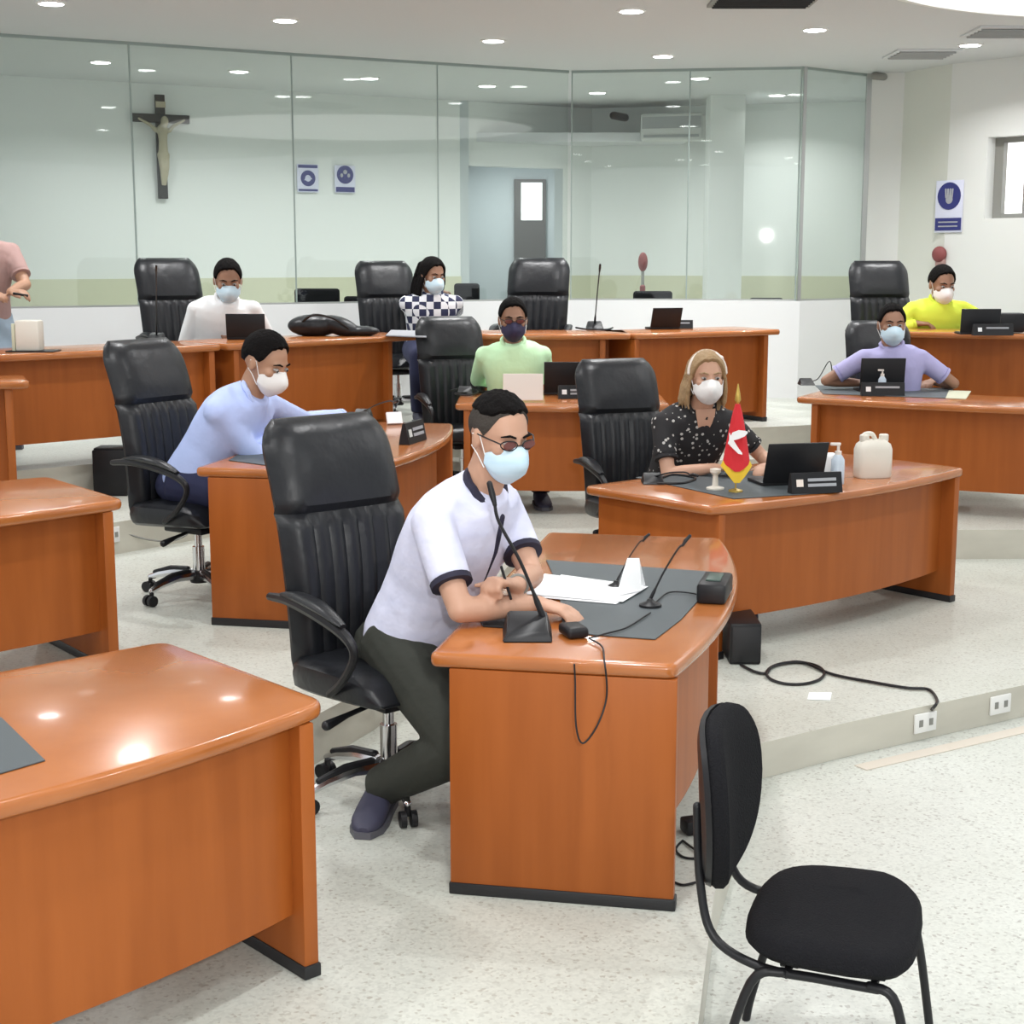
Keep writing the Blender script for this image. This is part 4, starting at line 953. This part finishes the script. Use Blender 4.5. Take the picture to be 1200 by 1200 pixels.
# light-blue man desk
Ze = L1+.751
flat('desk_mat', 'grey mat under the elbows of the man in the light blue shirt', 'desk mat', q4([(268, 540), (330, 548), (420, 500), (372, 488), (300, 520)], Ze), Ze, .004, 'matgrey')
mic('black microphone with long head pointing right on the light blue man desk', G(425, 489, Ze), D(465, 470, 7.9), 0, .02, .9)
bm = BM(); p = G(462, 497, Ze); box(bm, p+V((0, 0, .035)), (.09, .02, .07), rotm(('Z', 20), ('X', -25))); tag(finish('folded_card', bm, 'paper', smooth=False), 'white folded card behind the big empty leather chair back', 'card')
nameplate('nameplate seen edge on beside the white card on the left desk', G(484, 518, Ze), (.95, -.3), .26, .11, 'aqua')
cable('black pen and cable on the desk before the light blue man hands', [G(395, 487, Ze+.01), G(412, 484, Ze+.01), G(430, 486, Ze+.01)], .008)
# green man desk
Zf = L1+.751
laptop('black laptop on the desk of the man in mint green', G(662, 462, Zf)+V((0, .06, 0)), (0, 1), .30, .2, 12, hh=.225)
nameplate('black nameplate before the laptop of the mint green man', G(676, 467, Zf), (.05, -1), .26, .09, 'paper')
bm = BM(); p = G(613, 471, Zf); box(bm, p+V((0, 0, .10)), (.27, .012, .18), rotm(('X', -12)), .003); tag(finish('paper_sign', bm, 'pinkw', smooth=False), 'pale card standing upright before the man in mint green', 'card')
jug('cream round jug at the right of the mint green man desk', G(699, 463, Zf), 1.0, .1, 1)
mic('small grey microphone at the left end of the mint green man desk', G(545, 461, Zf), G(580, 455, Zf+.03), 0, .01, .9)
cable('dark cable heap at the left end of the mint green man desk', [G(528, 458, Zf+.01), G(545, 455, Zf+.012), G(560, 459, Zf+.01), G(550, 463, Zf+.012), G(535, 461, Zf+.01), G(585, 458, Zf+.01)], .008)
# lilac man desk right
Zg = L1+.751
flat('desk_mat', 'dark grey mat along the desk of the man in the lilac shirt', 'desk mat', q4([(955, 452), (965, 462), (1112, 467), (1118, 455)], Zg), Zg, .004, 'matgrey')
flat('desk_mat', 'olive green sheet at the right of the lilac man desk', 'sheet', q4([(1112, 458), (1108, 467), (1132, 468), (1138, 459)], Zg), Zg, .005, 'dado')
laptop('black laptop before the man in the lilac shirt', G(1031, 459, Zg)+V((0, .05, 0)), (0, 1), .32, .2, 8, hh=.235)
nameplate('black nameplate with a white square before the lilac shirt man', G(1034, 464, Zg), (-.05, -1), .30, .095, 'paper', 1)
pumpbottle('small spray bottle in front of the lilac shirt man laptop', G(1036, 462, Zg)+V((0, -.0, .0))+V((.0, .07, .0)), 1.0)
mic('curved black microphone at the left end of the lilac man desk', G(945, 451, Zg), G(978, 447, Zg+.02), 0, .16, .9)
# yellow man desk
Zy = L3+.751
laptop('black monitor before the man in neon yellow', G(1148, 392, Zy)+V((0, .08, 0)), (0, 1), .30, .16, 5, hh=.18)
nameplate('black nameplate with a white dot on the far right back desk', G(1163, 393, Zy), (0, -1), .30, .085, 'paper', 1)
bm = BM(); p = G(1188, 391, Zy); box(bm, p+V((0, .1, .08)), (.2, .14, .15), None, .02); tag(finish('telephone', bm, 'plastic'), 'black boxy device at the right edge of the back desk', 'device')
# back row items
t = laptop('black tablet on the right end of the back row desks', G(780, 386, Zy)+V((-.02, .08, 0)), (-.3, 1), .26, .12, 20, hh=.17)
nameplate('small black nameplate in front of the back row tablet', G(796, 385, Zy), (0, -1), .22, .07, 'paper', 1)
mic('tall thin gooseneck microphone on the back row, right of the empty chair', G(697, 385, Zy), D(703, 313, 12.1), 0, .02, 1.1)
cable('dark cable at the foot of the tall back row microphone', [G(675, 384, Zy+.01), G(690, 386, Zy+.01), G(712, 386, Zy+.01), G(718, 384, Zy+.01)], .008)
mic('thin microphone left of the white shirt man, against the glass', G(183, 398, Zy), D(183, 314, 10.3), 0, .0, .9)
t = thing('bag', 'black bag slumped on the back row desk right of the white shirt man', 'bag', G(385, 394, Zy))
bm = BM(); ell(bm, (-.12, .08, .075), (.20, .11, .085)); ell(bm, (.08, .07, .07), (.16, .10, .07), rotm(('Y', 20))); ell(bm, (.24, .07, .035), (.14, .08, .04)); blob('bag_shell', bm, 'leather', .012, t, (0, 0, 0), 3)
bm = BM(); tube(bm, spline([(-.2, 0, .1), (-.1, -.05, .16), (.05, -.05, .13), (.15, -.02, .06)], 5), .009, 6, True); finish('strap', bm, 'plastic', t)
laptop('black laptop in front of the man in the white shirt', G(288, 398, Zy)+V((0, .1, 0)), (0, 1), .28, .16, 8, hh=.17)
t = thing('dispenser', 'boxy cream dispenser standing on a dark tray, far left back desk', 'dispenser', G(26, 413, Zy)+V((.02, .10, 0)))
bm = BM(); box(bm, (0, 0, .10), (.15, .12, .19), None, .015); finish('case', bm, 'jug', t)
bm = BM(); box(bm, (-.085, 0, .09), (.02, .12, .17), None, .004); finish('side_panel', bm, 'dado', t)
bm = BM(); box(bm, (.02, 0, .004), (.30, .18, .008), None, .003); finish('tray', bm, 'plastic', t)
flat('paper_sheets', 'papers and dark pad on the back desk left of the checked shirt woman', 'papers', q4([(452, 394), (500, 396), (498, 389), (458, 388)], Zy), Zy, .01, 'greyink')

# chairs & a stand behind the glass
def low_chair(label, px0, px1, py, Y):
    Y += .6; a = D(px0, py, Y); b = D(px1, py, Y); t = thing('low_back_chair', label, 'chair', ((a.x+b.x)/2, Y, L3)); z = a.z-L3; w = abs(b.x-a.x)
    bm = BM(); box(bm, (0, 0, z-.14), (w, .07, .28), None, .035, 4); finish('backrest', bm, 'fabric', t)
    bm = BM(); box(bm, (0, -.25, z-.5), (w, .45, .08), None, .03, 3); finish('seat', bm, 'fabric', t)
    for s in (-1, 1):
        bm = BM(); tube(bm, [(s*w*.42, .02, z-.1), (s*w*.42, .04, z-.55), (s*w*.45, .08, 0)], .012, 8); finish('leg', bm, 'plastic', t)
        bm = BM(); tube(bm, [(s*w*.42, -.42, z-.5), (s*w*.45, -.46, 0)], .012, 8); finish('leg', bm, 'plastic', t)
low_chair('low black chair back behind the glass beside the white shirt man', 345, 398, 338, 14.6)
low_chair('low black chair back behind the glass right of the checked woman', 532, 562, 332, 15.2)
low_chair('low black chair back behind the glass left of the white shirt man', 163, 192, 341, 13.6)
low_chair('low black chair back behind the glass under the pinkish stand', 742, 788, 341, 15.4)
low_chair('low dark chair top behind the glass, between the bag and the checked woman', 403, 432, 347, 14.8)
low_chair('low dark chair top behind the right glass panes', 878, 918, 349, 15.6)
t = thing('floor_stand', 'slim dark stand with a pinkish top behind the glass', 'stand', (D(753, 340, 16.1).x, 16.1, L3))
bm = BM(); lathe(bm, (0, 0, 0), [(.16, 0), (.16, .02), (.02, .03), (.016, 1.18), (.01, 1.2)], 16); finish('pole', bm, 'pipegrey', t)
bm = BM(); ell(bm, (0, 0, 1.28), (.05, .04, .10)); tube(bm, [(0, 0, .95), (0, 0, 1.02)], .03, 10, True); finish('top_piece', bm, 'brick', t)

# crucifix on the rear wall
def onrear(px, py, off_=.0):
    a = V((*ra, 0)); b = V((*rb, 0)); d_ = (b-a).normalized(); n = V((d_.y, -d_.x, 0)); a = a+n*off_; rr = ray(px, py); k = (a-V((0, 0, CAMZ))).dot(n)/rr.dot(n); return V((0, 0, CAMZ))+rr*k
ang = math.atan2(rb[1]-ra[1], rb[0]-ra[0])
c0 = onrear(189, 172, .05); ztop = onrear(188, 111, .05).z-c0.z; zbot = onrear(190, 233, .05).z-c0.z
t = thing('crucifix', 'dark wooden crucifix with a pale figure on the far wall', 'crucifix', c0, ang)
xw = (onrear(222, 140, .05)-onrear(154, 138, .05)).length/2; zc = onrear(188, 139, .05).z-c0.z
bm = BM(); box(bm, (0, 0, (ztop+zbot)/2), (.10, .035, ztop-zbot), None, .006); box(bm, (0, -.005, zc), (xw*2, .04, .085), None, .006); finish('cross', bm, 'crosswood', t)
bm = BM(); box(bm, (0, -.03, ztop-.10), (.10, .01, .06)); finish('title_plate', bm, 'bodywax', t)
bm = BM(); q = zc
tube(bm, [(-xw*.78, -.045, q-.01), (-xw*.4, -.05, q-.07), (-.07, -.06, q-.12)], [.014, .018, .026], 8, True); tube(bm, [(xw*.78, -.045, q-.01), (xw*.4, -.05, q-.07), (.07, -.06, q-.12)], [.014, .018, .026], 8, True)
tube(bm, [(0, -.06, q-.11), (0, -.065, q-.22), (0, -.06, q-.34)], [.055, .044, .050], 12, True); ell(bm, (.02, -.08, q-.03), (.04, .045, .055))
ell(bm, (0, -.062, q-.37), (.068, .045, .05))
for s in (-1, 1): tube(bm, [(s*.028, -.06, q-.37), (s*.024, -.085, q-.50), (s*.012, -.05, q-.66)], [.036, .028, .016], 8, True)
blob('figure', bm, 'bodywax', .012, t, (0, 0, 0), 2)
# signs
def sign(label, p, rz, w, h, kind):
    t = thing('safety_sign', label, 'sign', p, rz)
    bm = BM(); box(bm, (0, -.006, 0), (w, .008, h), None, .002); finish('board', bm, 'signbg', t)
    def bar(z, hh, ww=.9, m='blue', nm='text_bar'):
        bm = BM(); box(bm, (0, -.012, z*h), (w*ww, .004, hh*h)); o = finish(nm, bm, m, t, smooth=False); return o
    cz = {'a': .0, 'b': .16, 'c': .20}[kind]; R0 = {'a': .34*w, 'b': .40*w, 'c': .42*w}[kind]
    bm = BM(); K = 28
    if kind == 'a':
        loft(bm, [[V((rr*math.cos(2*PI*k/K), y, rr*math.sin(2*PI*k/K)+cz*h)) for k in range(K)] for rr, y in [(R0, -.010), (R0, -.015), (R0*.42, -.015), (R0*.42, -.010)]], False)
    else: loft(bm, [[V((R0*math.cos(2*PI*k/K), y, R0*math.sin(2*PI*k/K)+cz*h)) for k in range(K)] for y in (-.010, -.015)])
    finish('roundel', bm, 'blue', t, smooth=False)
    bm = BM()
    if kind == 'a': tube(bm, [(-.15*w, -.016, cz*h-.06*w), (0, -.016, cz*h+.08*w), (.15*w, -.016, cz*h-.02*w)], .03*w, 6, True)
    elif kind == 'b':
        ell(bm, (0, -.015, cz*h+.12*w), (.10*w, .004, .10*w)); ell(bm, (-.17*w, -.015, cz*h-.03*w), (.07*w, .004, .09*w)); ell(bm, (.17*w, -.015, cz*h-.03*w), (.07*w, .004, .09*w))
    else:
        for dx in (-.10, -.03, .04, .11): tube(bm, [(dx*w, -.017, cz*h-.04*w), (dx*w*1.2, -.017, cz*h+.20*w)], .03*w, 6, True)
        ell(bm, (.01*w, -.016, cz*h-.10*w), (.13*w, .005, .14*w))
    finish('pictogram', bm, 'greyink' if kind != 'a' else 'signbg', t)
    if kind == 'a': bar(.42, .11); bar(-.42, .07)
    if kind == 'b': bar(-.38, .18)
    if kind == 'c':
        bar(-.34, .24, .95)
        for k in range(2): 
            bm = BM(); box(bm, (0, -.015, h*(-.30-.08*k)), (w*.7, .004, h*.025)); finish('lettering_line', bm, 'greyink', t, smooth=False)
    return t
p = onrear(360.5, 209, .02); s_ = (onrear(373, 209)-onrear(348, 209)).length; h_ = onrear(360, 193).z-onrear(360, 226).z
sign('blue sign with a ring on the far wall, nearer the crucifix', p, ang, s_, h_, 'a')
p = onrear(404, 210, .02); s_ = (onrear(416, 209)-onrear(392, 209)).length; h_ = onrear(404, 194).z-onrear(404, 226).z
sign('blue sign with a dark roundel over a bar on the far wall, nearer the doorway', p, ang, s_, h_, 'b')
p = onwall(1113, 242); an_w = math.atan2(wd.y, wd.x); n_ = V((wd.y, -wd.x, 0)); s_ = (onwall(1129, 242)-onwall(1097, 242)).length; h_ = onwall(1113, 212).z-onwall(1113, 273).z
sign('large blue hand washing sign on the right wall beside the window', p+n_*.004, an_w, s_, h_, 'c')
# small dull red object on right wall above yellow man
p = onwall(1103, 298); t = thing('alarm_bell', 'small dull red wall fitting above the head of the man in neon yellow', 'wall fitting', p+n_*.02, an_w)
bm = BM(); ell(bm, (0, -.01, 0), (.075, .05, .075)); finish('dome', bm, 'brick', t)
bm = BM(); box(bm, (.01, .0, -.07), (.10, .04, .09), None, .01); finish('mounting', bm, 'shirt_rose', t)
# air conditioner behind the glass
a = D(752, 140, 18.0); b = D(824, 140, 18.0)
t = thing('air_conditioner', 'pale wall air conditioner behind the glass, upper right', 'air conditioner', ((a.x+b.x)/2, 17.9, (a.z+D(752, 165, 18).z)/2), -.27)
bm = BM(); box(bm, (0, 0, .02), (abs(b.x-a.x)*1.02, .24, .30), None, .03, 3); finish('case', bm, 'aqua', t)
bm = BM(); box(bm, (0, -.122, .07), (abs(b.x-a.x)*.96, .008, .13)); finish('intake_grille', bm, 'acgrille', t)
bm = BM(); box(bm, (0, -.12, -.08), (abs(b.x-a.x)*.9, .02, .03)); finish('louvre', bm, 'acgrille', t)
p = D(727, 138, 17.8); t = thing('security_camera', 'tiny dark camera on the rear wall left of the air conditioner', 'camera', p)
bm = BM(); tube(bm, [(0, 0, 0), (0, .25, .05), (0, .7, .06)], .018, 8, True); finish('bracket', bm, 'aqua', t)
bm = BM(); tube(bm, [(-.08, -.05, .02), (.05, -.02, 0)], .045, 10, True); finish('housing', bm, 'plastic', t)
p = D(1029, 89, 15.1); t = thing('security_camera', 'tiny dark camera at the top corner of the last glass pane', 'camera', p)
bm = BM(); tube(bm, [(-.04, 0, 0), (.05, -.02, -.01)], .035, 10, True); finish('housing', bm, 'pipegrey', t)
bm = BM(); tube(bm, [(0, 0, 0), (0, .08, .06)], .012, 8, True); finish('bracket', bm, 'pipegrey', t)
# dark box on tier left of light-blue man chair (floor)
p = D(134, 575, 9.9); p.z = L2; t = thing('equipment_box', 'dark box on the step behind the light blue man chair', 'box', p)
bm = BM(); box(bm, (0, 0, .15), (.22, .2, .30), None, .01); finish('case', bm, 'plastic', t); bm = BM(); box(bm, (0, 0, .305), (.2, .18, .012), None, .004); finish('lid', bm, 'plastic', t)

# ---------------------------------------------------------------- view
SC.view_settings.view_transform = 'Standard'; SC.view_settings.look = 'None'; SC.view_settings.gamma = 1; SC.view_settings.use_curve_mapping = False
SC.view_settings.exposure = 0.0
